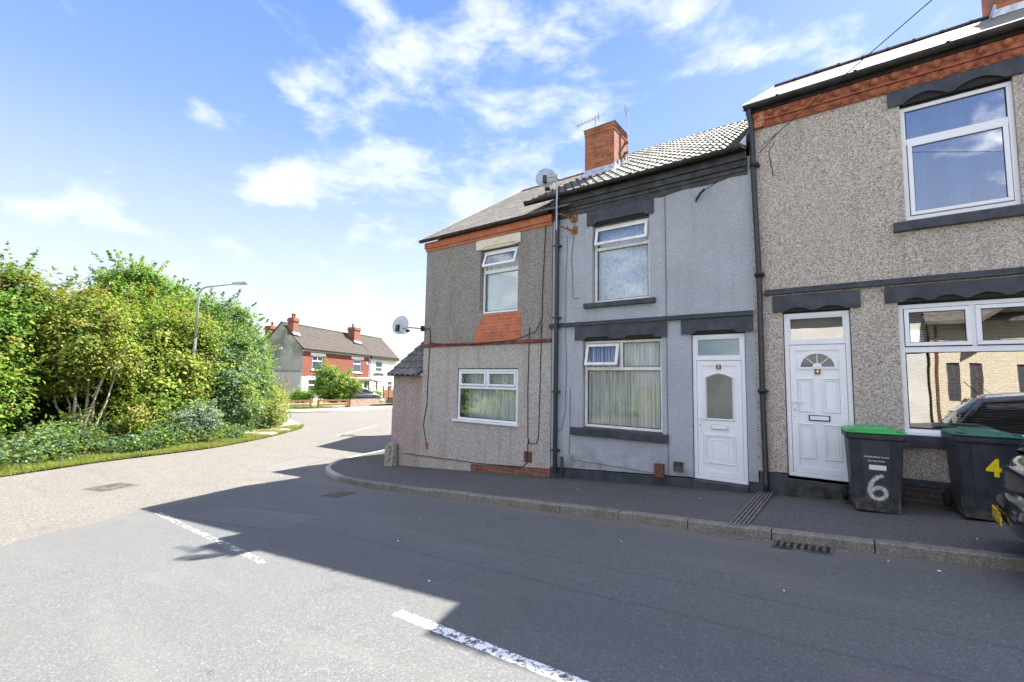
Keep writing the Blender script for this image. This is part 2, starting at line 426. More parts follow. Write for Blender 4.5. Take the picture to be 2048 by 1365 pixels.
def window(house, T, x0, x1, z0, z1, lights, recess=.07, fw=.055, frame='white_plastic', curtain_mat=None,
           bars=(), blind=None, label=None, yback=.22):
    """lights: (x0,x1,z0,z1,kind,pane_material) kind: fixed | sash | open<degrees> ; bars: mullion boxes"""
    y0, y1 = recess, recess+.06
    f = MB(T); frame_bars(f, x0, x1, z0, z1, fw, y0, y1)
    for (a, b, c, d) in bars: f.box(a, b, y0+.002, y1-.002, c, d)
    win = f.build('window', frame, house, bevel=.005, label=label)
    g = MB(T)
    for L in lights:
        a, b, c, d, kind, pm = L[:6]
        Tl = T; sy = y0
        if kind.startswith('open'):
            ang = R(float(kind[4:]))
            hinge = Matrix.Translation((0, y0-.01, d)) @ Matrix.Rotation(-ang, 4, 'X') @ Matrix.Translation((0, -(y0-.01), -d))
            Tl = T @ hinge
            sb = MB(Tl); frame_bars(sb, a-.03, b+.03, c-.03, d+.03, .058, y0-.05, y0-.005)
            sb.build('open_sash', frame, win, bevel=.005)
            gx = (a+.028, b-.028, c+.028, d-.028); gy = y0-.03
        elif kind == 'sash':
            sb = MB(T); frame_bars(sb, a-.012, b+.012, c-.012, d+.012, .05, y0-.018, y0+.03)
            sb.build('sash', frame, win, bevel=.005)
            gx = (a+.038, b-.038, c+.038, d-.038); gy = y0+.005
        else:
            gx = (a, b, c, d); gy = y0+.025
        gk = MB(Tl); frame_bars(gk, gx[0], gx[1], gx[2], gx[3], .007, gy-.006, gy-.001)
        gk.build('gasket', 'gasket', win)
        pb = MB(Tl); pb.box(gx[0], gx[1], gy, gy+.006, gx[2], gx[3]); pb.build('pane', pm, win)
        if len(L) > 6 and L[6] == 'lead':
            lb = MB(Tl); W = gx[1]-gx[0]; H = gx[3]-gx[2]; s = .085; r = .0035; yy = gy-.004
            def clip(k, sgn):
                pts = []
                # line x = k + sgn*(z)*.55
                for zz in (0, H):
                    pts.append((k+sgn*zz*.55, zz))
                (xa, za), (xb, zb_) = pts
                def at(xq): return za+(zb_-za)*(xq-xa)/(xb-xa)
                if xa > xb: (xa, za), (xb, zb_) = (xb, zb_), (xa, za)
                if xb <= 0 or xa >= W: return None
                if xa < 0: za = at0(xa, za, xb, zb_, 0); xa = 0
                if xb > W: zb_ = at0(xa, za, xb, zb_, W); xb = W
                return (xa, za, xb, zb_)
            def at0(xa, za, xb, zb_, q): return za+(zb_-za)*(q-xa)/(xb-xa)
            k = -H
            while k < W+H:
                for sgn in (1, -1):
                    q = clip(k, sgn)
                    if q: lb.tube([(gx[0]+q[0], yy, gx[2]+q[1]), (gx[0]+q[2], yy, gx[2]+q[3])], r, 4)
                k += s
            lb.build('leading', 'lead', win)
    if curtain_mat:
        for cm in (curtain_mat if isinstance(curtain_mat, list) else [(curtain_mat, x0, x1, z0, z1)]):
            cmn, a, b, c, d = cm[:5]; amp = cm[5] if len(cm) > 5 else .018; per = cm[6] if len(cm) > 6 else .07
            n = int((b-a)/.008); k = MB(T); k.sm = True
            rr = random.Random(int(a*100)+int(d*77)); ph = [rr.uniform(0, 6) for _ in range(4)]
            vs = []
            for i in range(n+1):
                x = a+(b-a)*i/n
                yy = yback+amp*math.sin(x*2*math.pi/per+ph[0]+1.4*math.sin(x*9+ph[1]))+amp*.6*math.sin(x*2*math.pi/(per*.43)+ph[2])
                for zq, fac in ((d, .8), ((c+d)/2, 1.0), (c, 1.15)):
                    vs.append((x+.01*math.sin(x*30+zq), yback+(yy-yback)*fac, zq))
            fs = []
            for i in range(n):
                for j in (0, 1): fs.append((i*3+j, (i+1)*3+j, (i+1)*3+j+1, i*3+j+1))
            k.add(vs, fs); k.build('net_curtain', cmn, win)
    if blind:
        k = MB(T); z = z1-.05; yb = yback
        while z > z0+.05:
            k.hexa([(x0+.03, yb-.016, z-.008), (x1-.03, yb-.016, z-.008), (x1-.03, yb+.016, z+.010), (x0+.03, yb+.016, z+.010)],
                   [(x0+.03, yb-.016, z-.006), (x1-.03, yb-.016, z-.006), (x1-.03, yb+.016, z+.012), (x0+.03, yb+.016, z+.012)])
            z -= .034
        k.build('venetian_blind', blind, win)
    return win

def lintel(house, T, x0, x1, z0, z1, arches, mat='charcoal_paint', proud=.035, name='lintel', yback=.07, recess_backing='gasket'):
    """lintel with shallow cut-outs along its lower edge: arches = list of (xa, xb, rise, style)"""
    poly = [(x0, z1), (x0, z0)]
    for (a, b, h, style) in arches:
        if style == 'arc':
            for i in range(11):
                q = i/10; poly.append((a+(b-a)*q, z0+h*math.sin(math.pi*q)))
        else:
            poly += [(a, z0), (a+h*.9, z0+h), (b-h*.9, z0+h), (b, z0)]
    poly += [(x1, z0), (x1, z1)]
    m = MB(T); m.prism(poly, -proud, -.006)
    o = m.build(name, mat, house, bevel=.006)
    m = MB(T); m.box(x0+.11, x1-.11, -.004, yback, z0-.002, z0+.13); m.build('recess_backing', 'cream_lintel' if mat == 'cream_lintel' else recess_backing, o)  # near-black slab stands in for the shade inside the cut-outs; cream lintels stay cream
    return o

def slope_roof(house, T, x0, x1, y_e, z_e, y_r, z_r, course, wave=0.0, period=.2, step=.02, mat='slate_weathered', name='roof', jit=0.0, thick=.03, xr0=None, xr1=None):
    """tiled slope from the eave line to the ridge line: real stepped courses, optional pantile waves"""
    L = math.hypot(y_r-y_e, z_r-z_e); dy, dz = (y_r-y_e)/L, (z_r-z_e)/L; ny, nz = -dz, dy
    if nz < 0: ny, nz = -ny, -nz
    n = max(1, round(L/course)); course = L/n
    nx = max(2, int(round((x1-x0)/(period/8 if wave else .27))))
    m = MB(T); m.sm = False
    vs = []; fs = []
    rj = random.Random(5)
    xr0 = x0 if xr0 is None else xr0; xr1 = x1 if xr1 is None else xr1
    for i in range(n):
        s0, s1 = i*course, (i+1)*course+.004
        jr = [rj.uniform(-jit, jit) for _ in range(nx+1)]
        for j in range(nx+1):
            q = j/nx
            f0, f1 = s0/L, min(1, s1/L)
            xa = (x0+(x1-x0)*q)*(1-f0)+(xr0+(xr1-xr0)*q)*f0
            xb = (x0+(x1-x0)*q)*(1-f1)+(xr0+(xr1-xr0)*q)*f1
            if wave:
                ph = (xa-x0)/period % 1
                w = wave*(math.sin(math.pi*min(1, ph/.62))**.8 if ph < .62 else -.25*math.sin(math.pi*(ph-.62)/.38))
            else: w = 0
            h0 = step+w+jr[j]*.5; h1 = w
            s0j = s0+jr[j]*1.2
            vs += [(xa, y_e+dy*s0j+ny*(h0-thick if i == 0 else h0-step*1.05), z_e+dz*s0j+nz*(h0-thick if i == 0 else h0-step*1.05)),
                   (xa, y_e+dy*s0j+ny*h0, z_e+dz*s0j+nz*h0),
                   (xb, y_e+dy*s1+ny*h1, z_e+dz*s1+nz*h1)]
        b = i*(nx+1)*3
        for j in range(nx):
            a = b+j*3; c = a+3
            fs += [(a, c, c+1, a+1), (a+1, c+1, c+2, a+2)]
    m.add(vs, fs)
    # underside closes the slope
    m.quad((x0, y_e-ny*thick, z_e-nz*thick), (x1, y_e-ny*thick, z_e-nz*thick), (xr1, y_r-ny*thick, z_r-nz*thick), (xr0, y_r-ny*thick, z_r-nz*thick))
    m.quad((x0, y_e-ny*thick, z_e-nz*thick), (xr0, y_r-ny*thick, z_r-nz*thick), (xr0, y_r, z_r), (x0, y_e, z_e))
    m.quad((x1, y_e-ny*thick, z_e-nz*thick), (xr1, y_r-ny*thick, z_r-nz*thick), (xr1, y_r, z_r), (x1, y_e, z_e))
    me_o = m.build(name, mat, house)
    return me_o

def ridge_tiles(house, T, x0, x1, y, z, mat, r=.11, ln=.45, name='ridge_tiles'):
    m = MB(T); x = x0; i = 0
    while x < x1-.05:
        e = min(x+ln, x1); rr = r*(1+.04*((i*7) % 3-1))
        prof = [(rr*math.cos(a), rr*math.sin(a)*.8) for a in [math.pi*k/8 for k in range(9)]]
        for (xa, xb, k) in ((x+.004, e-.03, 1.0), (e-.035, e+.012, 1.16)):
            vs = [(xa, y+p[0]*k, z-.05+p[1]*k) for p in prof]+[(xb, y+p[0]*k, z-.05+p[1]*k) for p in prof]
            n = len(prof); fs = [(j, j+1, n+j+1, n+j) for j in range(n-1)]+[tuple(range(n)), tuple(range(2*n-1, n-1, -1))]
            m.add(vs, fs)
        x = e; i += 1
    return m.build(name, mat, house)

def gutter(house, T, x0, x1, y, z, mat='gutter_black', r=.06, name='gutter', sag=0):
    m = MB(T); n = 10; vs = []; k = 8
    prof = [(y-r*math.cos(a), z-r*math.sin(a)*1.05) for a in [math.pi*i/n for i in range(n+1)]]
    inner = [(y-(r-.008)*math.cos(a), z+.002-(r-.008)*math.sin(a)*1.05) for a in [math.pi*i/n for i in range(n+1)]][::-1]
    P = prof+inner
    for i in range(k+1):
        x = x0+(x1-x0)*i/k; dz = -sag*math.sin(math.pi*i/k)
        vs += [(x, p[0], p[1]+dz) for p in P]
    N = len(P); fs = []
    for i in range(k):
        for j in range(N): fs.append((i*N+j, i*N+(j+1) % N, (i+1)*N+(j+1) % N, (i+1)*N+j))
    fs += [tuple(range(N)), tuple(k*N+j for j in range(N-1, -1, -1))]
    m.add(vs, fs)
    x = x0+.5
    while x < x1:
        m.box(x-.02, x+.02, y-r-.012, y+r, z-.004, z+.012); x += 1.0
    return m.build(name, mat, house)

I4 = Matrix.Identity(4)
TF = Matrix.Translation((0, Y0, 0))     # terrace facade frame: y=0 is the street face, +y into the house
def gnd(x): return -1.581+.073*x        # pavement height along the facade
BK = 9.1                                # house depth (rear wall)
RY = 4.55                               # ridge distance behind the facade

def shell(house, T, x0, x1, zb, z_e, z_r, mat, left=True, right=True, depth=BK, ry=RY):
    m = MB(T)
    ys = [(.25, z_e-.02), (ry, z_r-.06), (depth, z_e-.02)]
    for side, on in ((x0, left), (x1, right)):
        if on:
            th = .12 if side == x0 else -.12
            for xx in (side, side+th):
                m.add([(xx, 0.0, zb), (xx, 0.0, z_e-.05), (xx, ry, z_r-.06), (xx, depth, z_e-.05), (xx, depth, zb)], [(0, 1, 2, 3, 4)])
    m.quad((x0, depth, zb), (x1, depth, zb), (x1, depth, z_e), (x0, depth, z_e))
    m.quad((x0, .6, zb+.3), (x1, .6, zb+.3), (x1, depth, zb+.3), (x0, depth, zb+.3))
    return m.build('side_wall', mat, house)

# ================================================================== SETTING
def sheet(name, fz, xs, ys, mat, kind='structure', keep=None):
    vs = [(x, y, fz(x, y)) for y in ys for x in xs]; nx = len(xs)
    fs = [(j*nx+i, j*nx+i+1, (j+1)*nx+i+1, (j+1)*nx+i) for j in range(len(ys)-1) for i in range(nx-1)
          if keep is None or keep((xs[i]+xs[i+1])/2, (ys[j]+ys[j+1])/2)]
    me = bpy.data.meshes.new(name); me.from_pydata(vs, [], fs); me.materials.append(M[mat]); me.update()
    me.polygons.foreach_set('use_smooth', [True]*len(fs))
    o = bpy.data.objects.new(name, me); COL.objects.link(o); o['kind'] = kind
    return o

# asphalt: one road sheet, worn pale chippings on the main road, newer blue-grey asphalt in the side street
m, t = new_mat('asphalt'); p = t.pos(); xs = t.sep(p)
wob = t.m('MULTIPLY', t.m('SUBTRACT', t.noise(p, .55, 4, .6), .5), 1.9)
wob2 = t.m('MULTIPLY', t.m('SUBTRACT', t.noise(p, 5, 3, .6), .5), .25)
edge = t.m('ADD', t.m('ADD', xs[0], t.m('MULTIPLY', xs[1], .42)), t.m('ADD', wob, wob2))
side = t.mr(edge, -8.95, -8.80)        # 1 in the side street
sp = t.sep(t.vor(p, 95))[0]; sp2 = t.sep(t.vor(p, 55))[1]
old = t.ramp(sp2, [(0, (.090, .084, .074)), (.3, (.116, .108, .096)), (.7, (.146, .136, .120)), (1, (.22, .205, .18))])
new_ = t.ramp(sp, [(0, (.086, .089, .089)), (.5, (.106, .110, .110)), (.85, (.120, .123, .121)), (1, (.17, .172, .166))])
c = t.mix(side, old, new_)
c = t.mix(t.mr(t.noise(p, .5, 5, .65), .40, .70, 0, .35), c, (.115, .106, .096))
c = t.mix(t.mr(t.noise(p, 1.6, 5, .7), .55, .8, 0, .4), c, (.05, .05, .052))
# wheel-track wear along the side street, faint long joints
jn = t.m('ADD', xs[1], t.m('MULTIPLY', t.m('SUBTRACT', t.noise(p, 1.2, 3), .5), .12))
j1 = t.m('MULTIPLY', t.mr(t.m('ABSOLUTE', t.m('SUBTRACT', jn, 4.35)), .01, .035, .16, 0), side)
j2 = t.m('MULTIPLY', t.mr(t.m('ABSOLUTE', t.m('SUBTRACT', jn, 3.72)), .008, .04, .20, 0), side)
c = t.mix(t.m('ADD', j1, j2, clamp=True), c, (.030, .032, .036))
# crack where the two surfacings meet
def boxm(ax, ay, bx, by, w):
    L = math.hypot(bx-ax, by-ay); ux, uy = (bx-ax)/L, (by-ay)/L
    pw = t.vm('ADD', p, t.vm('MULTIPLY', t.noise(p, 3.5, 4, .6, 1), (.10, .10, 0)))
    rel = t.vm('SUBTRACT', pw, (ax, ay, 0)); u = t.vm('DOT_PRODUCT', rel, (ux, uy, 0), 'Value'); v = t.vm('DOT_PRODUCT', rel, (-uy, ux, 0), 'Value')
    return t.m('MULTIPLY', t.m('MULTIPLY', t.mr(u, 0, .01), t.mr(u, L, L-.01)), t.mr(t.m('ABSOLUTE', v), w, w-.01))
cr = t.mr(t.m('ABSOLUTE', t.m('SUBTRACT', edge, -8.93)), .004, .05, .30, 0)
c = t.mix(cr, c, (.035, .033, .03))
vc = t.vor(t.vm('ADD', p, t.vm('SCALE', p, (0, 0, 0))), .32, 'Distance', 'DISTANCE_TO_EDGE')
ck = t.m('MULTIPLY', t.mr(vc, .002, .008, .5, 0), t.mr(t.noise(p, .25, 2), .5, .62))
pt1 = t.m('MAXIMUM', boxm(-9.0, 3.45, -6.6, 3.85, .42), boxm(-13.8, 8.2, -12.6, 6.2, .5))
pt0 = t.m('MAXIMUM', boxm(-9.03, 3.45, -6.57, 3.85, .45), boxm(-13.82, 8.23, -12.58, 6.17, .53))
c = t.mix(t.m('MULTIPLY', t.m('SUBTRACT', pt0, pt1), .6), c, (.04, .04, .042))
c = t.mix(t.m('MULTIPLY', pt1, .35), c, (.155, .148, .138))
# tyre polished bands, oil drips in the lane, dust along the kerb
tb = t.mr(t.m('ABSOLUTE', t.m('SUBTRACT', t.m('ADD', xs[1], t.m('MULTIPLY', t.m('SUBTRACT', t.noise(p, .7, 3), .5), .5)), 3.3)), .1, .75, .22, 0)
c = t.mix(t.m('MULTIPLY', tb, side), c, (.075, .076, .079))
c = t.mix(t.m('MULTIPLY', t.mr(t.noise(p, 3.2, 5, .75), .60, .72, 0, .45), t.mr(t.noise(p, .35, 2), .45, .6)), c, (.052, .052, .054))
c = t.mix(t.m('MULTIPLY', t.m('MULTIPLY', t.mr(t.m('ADD', xs[1], t.m('MULTIPLY', t.noise(p, 2, 4), .3)), 5.75, 6.2), side), .55), c, (.16, .135, .11))
c = t.mix(t.mr(t.noise(t.vm('MULTIPLY', p, (.35, 1.6, 1)), 1.1, 5, .6), .5, .7, 0, .28), c, (.165, .155, .14))
h = t.m('ADD', t.m('MULTIPLY', sp2, t.mr(side, 0, 1, .8, .2)), t.m('MULTIPLY', t.noise(p, 90, 2), .5))
# worn road paint, part of the surface: centre dashes of the side street and of the main road
tl_ = t.mr(t.noise(p, 26, 4, .7), .33, .42)
def dash(ax, ay, bx, by, w, wear):
    L = math.hypot(bx-ax, by-ay); ux, uy = (bx-ax)/L, (by-ay)/L
    rel = t.vm('SUBTRACT', p, (ax, ay, 0)); u = t.vm('DOT_PRODUCT', rel, (ux, uy, 0), 'Value'); v = t.vm('DOT_PRODUCT', rel, (-uy, ux, 0), 'Value')
    jit = t.m('MULTIPLY', t.m('SUBTRACT', t.noise(p, 30, 3), .5), .04)
    a = t.mr(t.m('ADD', u, jit), 0, .012); b = t.mr(t.m('ADD', u, jit), L, L-.012)
    cc = t.mr(t.m('ADD', t.m('ABSOLUTE', v), jit), w, w-.012)
    mk = t.m('MULTIPLY', t.m('MULTIPLY', a, b), cc)
    return t.m('MULTIPLY', mk, t.mr(t.noise(p, 22, 5, .75), wear-.05, wear+.05))
mk = dash(-3.05, 2.60, 1.2, 2.50, .054, .47)
mk = t.m('MAXIMUM', mk, dash(-9.75, 2.90, -5.3, 2.62, .050, .565))
mk = t.m('MAXIMUM', mk, dash(-18.9, 12.2, -21.9, 16.7, .06, .56))
mk = t.m('MAXIMUM', mk, dash(-23.6, 19.6, -26.2, 24.6, .06, .58))
c = t.mix(mk, c, (.78, .77, .74))
h2 = t.m('ADD', h, t.m('MULTIPLY', mk, .6))
t.out(t.pbsdf(c, .78, t.bump(h2, .5, .006), .2)); M['asphalt'] = m

m, t = new_mat('pavement_asphalt'); p = t.pos()
sp = t.sep(t.vor(p, 80))[0]
c = t.ramp(sp, [(0, (.055, .055, .057)), (.6, (.095, .092, .092)), (.9, (.11, .107, .104)), (1, (.19, .18, .17))])
c = t.mix(t.mr(t.noise(p, 1.1, 5, .65), .42, .72, 0, .4), c, (.12, .105, .095))
c = t.mix(t.mr(t.noise(p, 5, 4, .6), .6, .8, 0, .4), c, (.04, .04, .04))
ys_ = t.m('ADD', t.sep(p)[1], t.m('MULTIPLY', t.noise(p, 4, 5, .7), .35))
c = t.mix(t.m('MULTIPLY', t.mr(ys_, 8.02, 8.42), t.mr(t.noise(p, 9, 4, .7), .35, .6)), c, (.07, .072, .035))
c = t.mix(t.mr(t.m('ABSOLUTE', t.m('SUBTRACT', t.m('ADD', t.sep(p)[1], t.m('MULTIPLY', t.noise(p, 1.5, 3), .06)), 7.33)), .005, .016, .5, 0), c, (.035, .035, .036))
t.out(t.pbsdf(c, .85, t.bump(t.m('ADD', sp, t.noise(p, 60, 2)), .4, .006), .25)); M['pavement_asphalt'] = m
m, t = new_mat('pavement_pale'); p = t.pos()
c = t.mix(t.mr(t.noise(p, 3, 5), .3, .7), (.26, .23, .20), (.34, .30, .27))
t.out(t.pbsdf(c, .9, None, .2)); M['pavement_pale'] = m
m, t = new_mat('kerb_concrete'); p = t.pos(); xs = t.sep(p)
c = t.ramp(t.sep(t.vor(p, 70))[0], [(0, (.14, .13, .11)), (.5, (.185, .172, .148)), (1, (.26, .245, .215))])
c = t.mix(t.mr(t.noise(p, 3, 5, .65), .4, .7, 0, .6), c, (.10, .095, .07))
c = t.mix(t.mr(xs[0], -9.3, -10.2, 0, .55), c, (.50, .47, .42))
t.out(t.pbsdf(c, .9, t.bump(t.noise(p, 50, 4, .7), .6, .008), .2)); M['kerb_concrete'] = m
m, t = new_mat('soil_grass'); p = t.pos()
c = t.mix(t.mr(t.noise(p, 2.2, 5, .7), .35, .65), (.13, .19, .035), (.20, .17, .08))
c = t.mix(t.mr(t.noise(p, 30, 3), .4, .7, 0, .6), c, (.06, .09, .02))
t.out(t.pbsdf(c, .95, t.bump(t.noise(p, 40, 3), .6, .03), .1)); M['soil_grass'] = m

xsg = [-400, -200, -120, -80, -60, -50]+list(np.arange(-44, 16.1, 2))+[30, 60, 120, 250, 400]
ysg = [-400, -200, -100, -60, -40]+list(np.arange(-30, 60.1, 2))+[80, 120, 200, 400]
sheet('ground', lambda x, y: Gz(x, max(-40, min(60, y)))-.12, xsg, ysg, 'soil_grass')
sheet('road', lambda x, y: Gz(x, y), list(np.arange(-45, 16.1, .5)), list(np.arange(-26, 56.1, .5)), 'asphalt')

def resample(pts, step):
    out = [Vector(pts[0])]
    for a, b in zip(pts[:-1], pts[1:]):
        a, b = Vector(a), Vector(b); n = max(1, int((b-a).length/step))
        for i in range(1, n+1): out.append(a+(b-a)*i/n)
    return out
def smooth_path(pts, n=6):
    out = []; P = [Vector(p) for p in pts]; P = [2*P[0]-P[1]]+P+[2*P[-1]-P[-2]]
    for i in range(1, len(P)-2):
        for k in range(n):
            t_ = k/n; a, b, c_, d = P[i-1:i+3]
            out.append(.5*((2*b)+(c_-a)*t_+(2*a-5*b+4*c_-d)*t_*t_+(3*b-a-3*c_+d)*t_**3))
    out.append(P[-2]); return out

def strip(name, outer, inner, z_out, z_in, mat, kind='structure', n=6):
    vs = []; fs = []
    for (a, b) in zip(outer, inner):
        for k in range(n+1):
            q = k/n; x = a[0]*(1-q)+b[0]*q; y = a[1]*(1-q)+b[1]*q
            vs.append((x, y, Gz(x, y)+z_out*(1-q)+z_in*q))
    for i in range(len(outer)-1):
        for k in range(n): fs.append((i*(n+1)+k, i*(n+1)+k+1, (i+1)*(n+1)+k+1, (i+1)*(n+1)+k))
    mb = MB(); mb.add(vs, fs); o = mb.build(name, mat, smooth=True); o['kind'] = kind; return o

def kerb(name, line, width, h, stone, side, mat='kerb_concrete', gap=.011, rise=None):
    """kerb stones along a line; side=+1 puts the width to the left of travel"""
    mb = MB(); pts = resample(line, .15)
    d = 0; seg = [pts[0]]
    def stonebox(seg):
        n = len(seg)
        if n < 2: return
        dz = random.uniform(-.008, .006); L = []; Rr = []
        for i, q in enumerate(seg):
            tt = (seg[min(i+1, n-1)]-seg[max(i-1, 0)]).normalized(); nn = Vector((-tt.y, tt.x))*side
            L.append(q); Rr.append(q+nn*width)
        vs = []
        for a, b in zip(L, Rr):
            za = Gz(a.x, a.y)
            vs += [(a.x, a.y, za-.1), (a.x, a.y, za+h-.018+dz), (a.x+(b.x-a.x)*.16, a.y+(b.y-a.y)*.16, za+h+dz), (b.x, b.y, za+h+dz), (b.x, b.y, za-.1)]
        fs = []
        for i in range(n-1):
            for j in range(4): fs.append((i*5+j, i*5+j+1, (i+1)*5+j+1, (i+1)*5+j))
        fs += [(0, 1, 2, 3, 4), tuple((n-1)*5+j for j in (4, 3, 2, 1, 0))]
        mb.add(vs, fs)
    for q in pts[1:]:
        l = (q-seg[-1]).length; d += l; seg.append(q)
        if d > stone:
            tt = (seg[-1]-seg[-2]).normalized(); s2 = seg[:-1]+[seg[-1]-tt*gap]
            stonebox(s2); seg = [q+tt*0]; d = 0
    stonebox(seg)
    o = mb.build(name, mat); o['kind'] = 'structure'; return o

# near pavement round the corner
K = [(15, 6.05), (10, 6.05), (5, 6.05), (0, 6.05), (-4, 6.05), (-8.0, 6.06)]
Kc = smooth_path([(-8.0, 6.06), (-9.4, 6.28), (-10.5, 6.62), (-11.45, 7.12), (-12.25, 7.95), (-12.75, 9.0), (-13.45, 11.0), (-15.4, 15.0), (-18.4, 20.2), (-23, 27.5)], 6)
Kfull = [Vector(q) for q in K[:-1]]+Kc
kerb('kerb', Kfull, .13, .112, .92, -1)
outer = []
for i, q in enumerate(Kfull):
    tt = (Kfull[min(i+1, len(Kfull)-1)]-Kfull[max(i-1, 0)]).normalized(); nn = Vector((tt.y, -tt.x)); outer.append(q+nn*.128)
inner = []
for q in outer:
    if q.x > -9.0: inner.append(Vector((q.x, 8.9)))
    elif q.y < 9.0: inner.append(Vector((max(q.x, -9.9), 8.9)))
    else: inner.append(Vector((-9.9-(q.y-9.0)*.52, q.y+.4)))
strip('pavement', outer, inner, .10, .10, 'pavement_asphalt')

# drain channel across the pavement (from the downpipe to the kerb) with two grooves
dc = MB()
for (a, b, zz) in ((-.055, .055, .006), ):
    pass
for k in range(5):
    o0 = -.10+k*.045; w = .024
    x0_, x1_ = -1.10+o0, -1.10+o0+w
    dc.hexa([(x0_-.02, 6.07, gnd(x0_)+.000), (x1_-.02, 6.07, gnd(x1_)+.000), (x1_, 8.26, gnd(x1_)+.000), (x0_, 8.26, gnd(x0_)+.000)],
            [(x0_-.02, 6.07, gnd(x0_)+.016), (x1_-.02, 6.07, gnd(x1_)+.016), (x1_, 8.26, gnd(x1_)+.012), (x0_, 8.26, gnd(x0_)+.012)])
o = dc.build('drain_channel', 'drain_concrete', bevel=.003)
tag(o, 'narrow ribbed concrete drain channel crossing the pavement from the downpipe to the kerb', 'drain channel')

# gully grate beside the kerb: frame + bars over a dark pit
gt = thing('road_gully', 'iron gully grate in the gutter below the kerb near the green lidded bin', 'drain grate', (-.45, 5.93, Gz(-.45, 5.93)))
fr = MB(); gx0, gx1, gy0, gy1 = -.72, -.20, 5.80, 6.04
zf = lambda x: Gz(x, 5.9)+.006
def flat(mb, a, b, c_, d, dz0, dz1): mb.hexa([(a, c_, zf(a)+dz0), (b, c_, zf(b)+dz0), (b, d, zf(b)+dz0), (a, d, zf(a)+dz0)], [(a, c_, zf(a)+dz1), (b, c_, zf(b)+dz1), (b, d, zf(b)+dz1), (a, d, zf(a)+dz1)])
flat(fr, gx0-.02, gx1+.02, gy0-.03, gy0, -.03, .004); flat(fr, gx0-.02, gx1+.02, gy1-.02, gy1, -.03, .004)
n = 8
for i in range(n+1):
    x = gx0+(gx1-gx0)*i/n; flat(fr, x-.014, x+.014, gy0, gy1-.02, -.03, .003)
fr.build('grate', 'dark_stone', gt, bevel=.002)
pit = MB(); flat(pit, gx0, gx1, gy0, gy1-.02, -.012, -.002); pit.build('pit', 'gasket', gt)

def manhole(cx, cy, w, d, rot, label, mat='dark_stone'):
    c0 = Vector((cx, cy)); a = Vector((math.cos(rot), math.sin(rot))); b = Vector((-a.y, a.x))
    o = thing('manhole_cover', label, 'manhole cover', (cx, cy, Gz(cx, cy)), 'covers set in the road')
    def slab(mb, u0, u1, v0, v1, z0, z1):
        q = [c0+a*u+b*v for (u, v) in ((u0, v0), (u1, v0), (u1, v1), (u0, v1))]
        mb.hexa([(p_.x, p_.y, Gz(p_.x, p_.y)+z0) for p_ in q], [(p_.x, p_.y, Gz(p_.x, p_.y)+z1) for p_ in q])
    f = MB(); slab(f, -w/2-.05, w/2+.05, -d/2-.05, d/2+.05, -.02, .004); f.build('surround', 'cover_brown', o)
    f = MB(); slab(f, -w/2, w/2, -d/2, d/2, -.01, .008)
    n = 9
    for i in range(n):
        for j in range(n):
            u = -w/2+w*(i+.5)/n; v = -d/2+d*(j+.5)/n; slab(f, u-.018, u+.018, v-.018, v+.018, .008, .013)
    f.build('cover', mat, o)
manhole(-13.4, 3.1, .66, .66, .25, 'rusty square manhole cover in the pale main road at the left')
manhole(-8.1, 5.35, .42, .42, .1, 'small square manhole cover in shaded asphalt near the pavement corner', 'cover_brown')
manhole(-18.6, 12.6, .60, .60, .95, 'distant manhole cover between the main road centre dashes')

# far kerbs, pavements, gardens
V = [(-6.5, -24), (-9.5, -16), (-13.1, -7), (-16.62, 1.72), (-17.45, 3.72), (-18.07, 6.46), (-19.3, 8.6), (-20.6, 10.3), (-22.1, 11.9), (-23.35, 13.0), (-26.2, 14.1), (-30.3, 14.9), (-45, 16.5)]
Vs = smooth_path(V, 5)
vin = [q+Vector((-12-.2*abs(q.x+10), -3.5)) for q in Vs]
vin = [Vector((min(q.x, -30), q.y)) if q.y < 8 else Vector((q.x-6, min(q.y, 9.0))) for q in vin]
strip('verge', Vs, vin, .035, .30, 'soil_grass', n=8)
Vk = [q for q in Vs if q.y > 9.4]
kerb('side_kerb', Vk, .13, .09, .92, 1)
inn = []; out_ = []
for i, q in enumerate(Vk):
    tt = (Vk[min(i+1, len(Vk)-1)]-Vk[max(i-1, 0)]).normalized(); nn = Vector((-tt.y, tt.x)); out_.append(q+nn*.12); inn.append(q+nn*1.7)
strip('side_pavement', out_, inn, .115, .13, 'pavement_pale', n=3)

FK = smooth_path([(-45, 16.9), (-38, 16.2), (-34.6, 16.9), (-33.5, 19.5), (-33.5, 22.8), (-35.4, 28.8), (-38.5, 36), (-42, 46)], 6)
kerb('far_kerb', FK, .13, .11, .92, 1)
o1, i1, i2 = [], [], []
for i, q in enumerate(FK):
    tt = (FK[min(i+1, len(FK)-1)]-FK[max(i-1, 0)]).normalized(); nn = Vector((-tt.y, tt.x)); o1.append(q+nn*.12); i1.append(q+nn*2.6); i2.append(q+nn*26)
strip('far_pavement', o1, i1, .10, .12, 'pavement_pale', n=3)
strip('garden_ground', i1, i2, .12, .50, 'soil_grass', n=12)

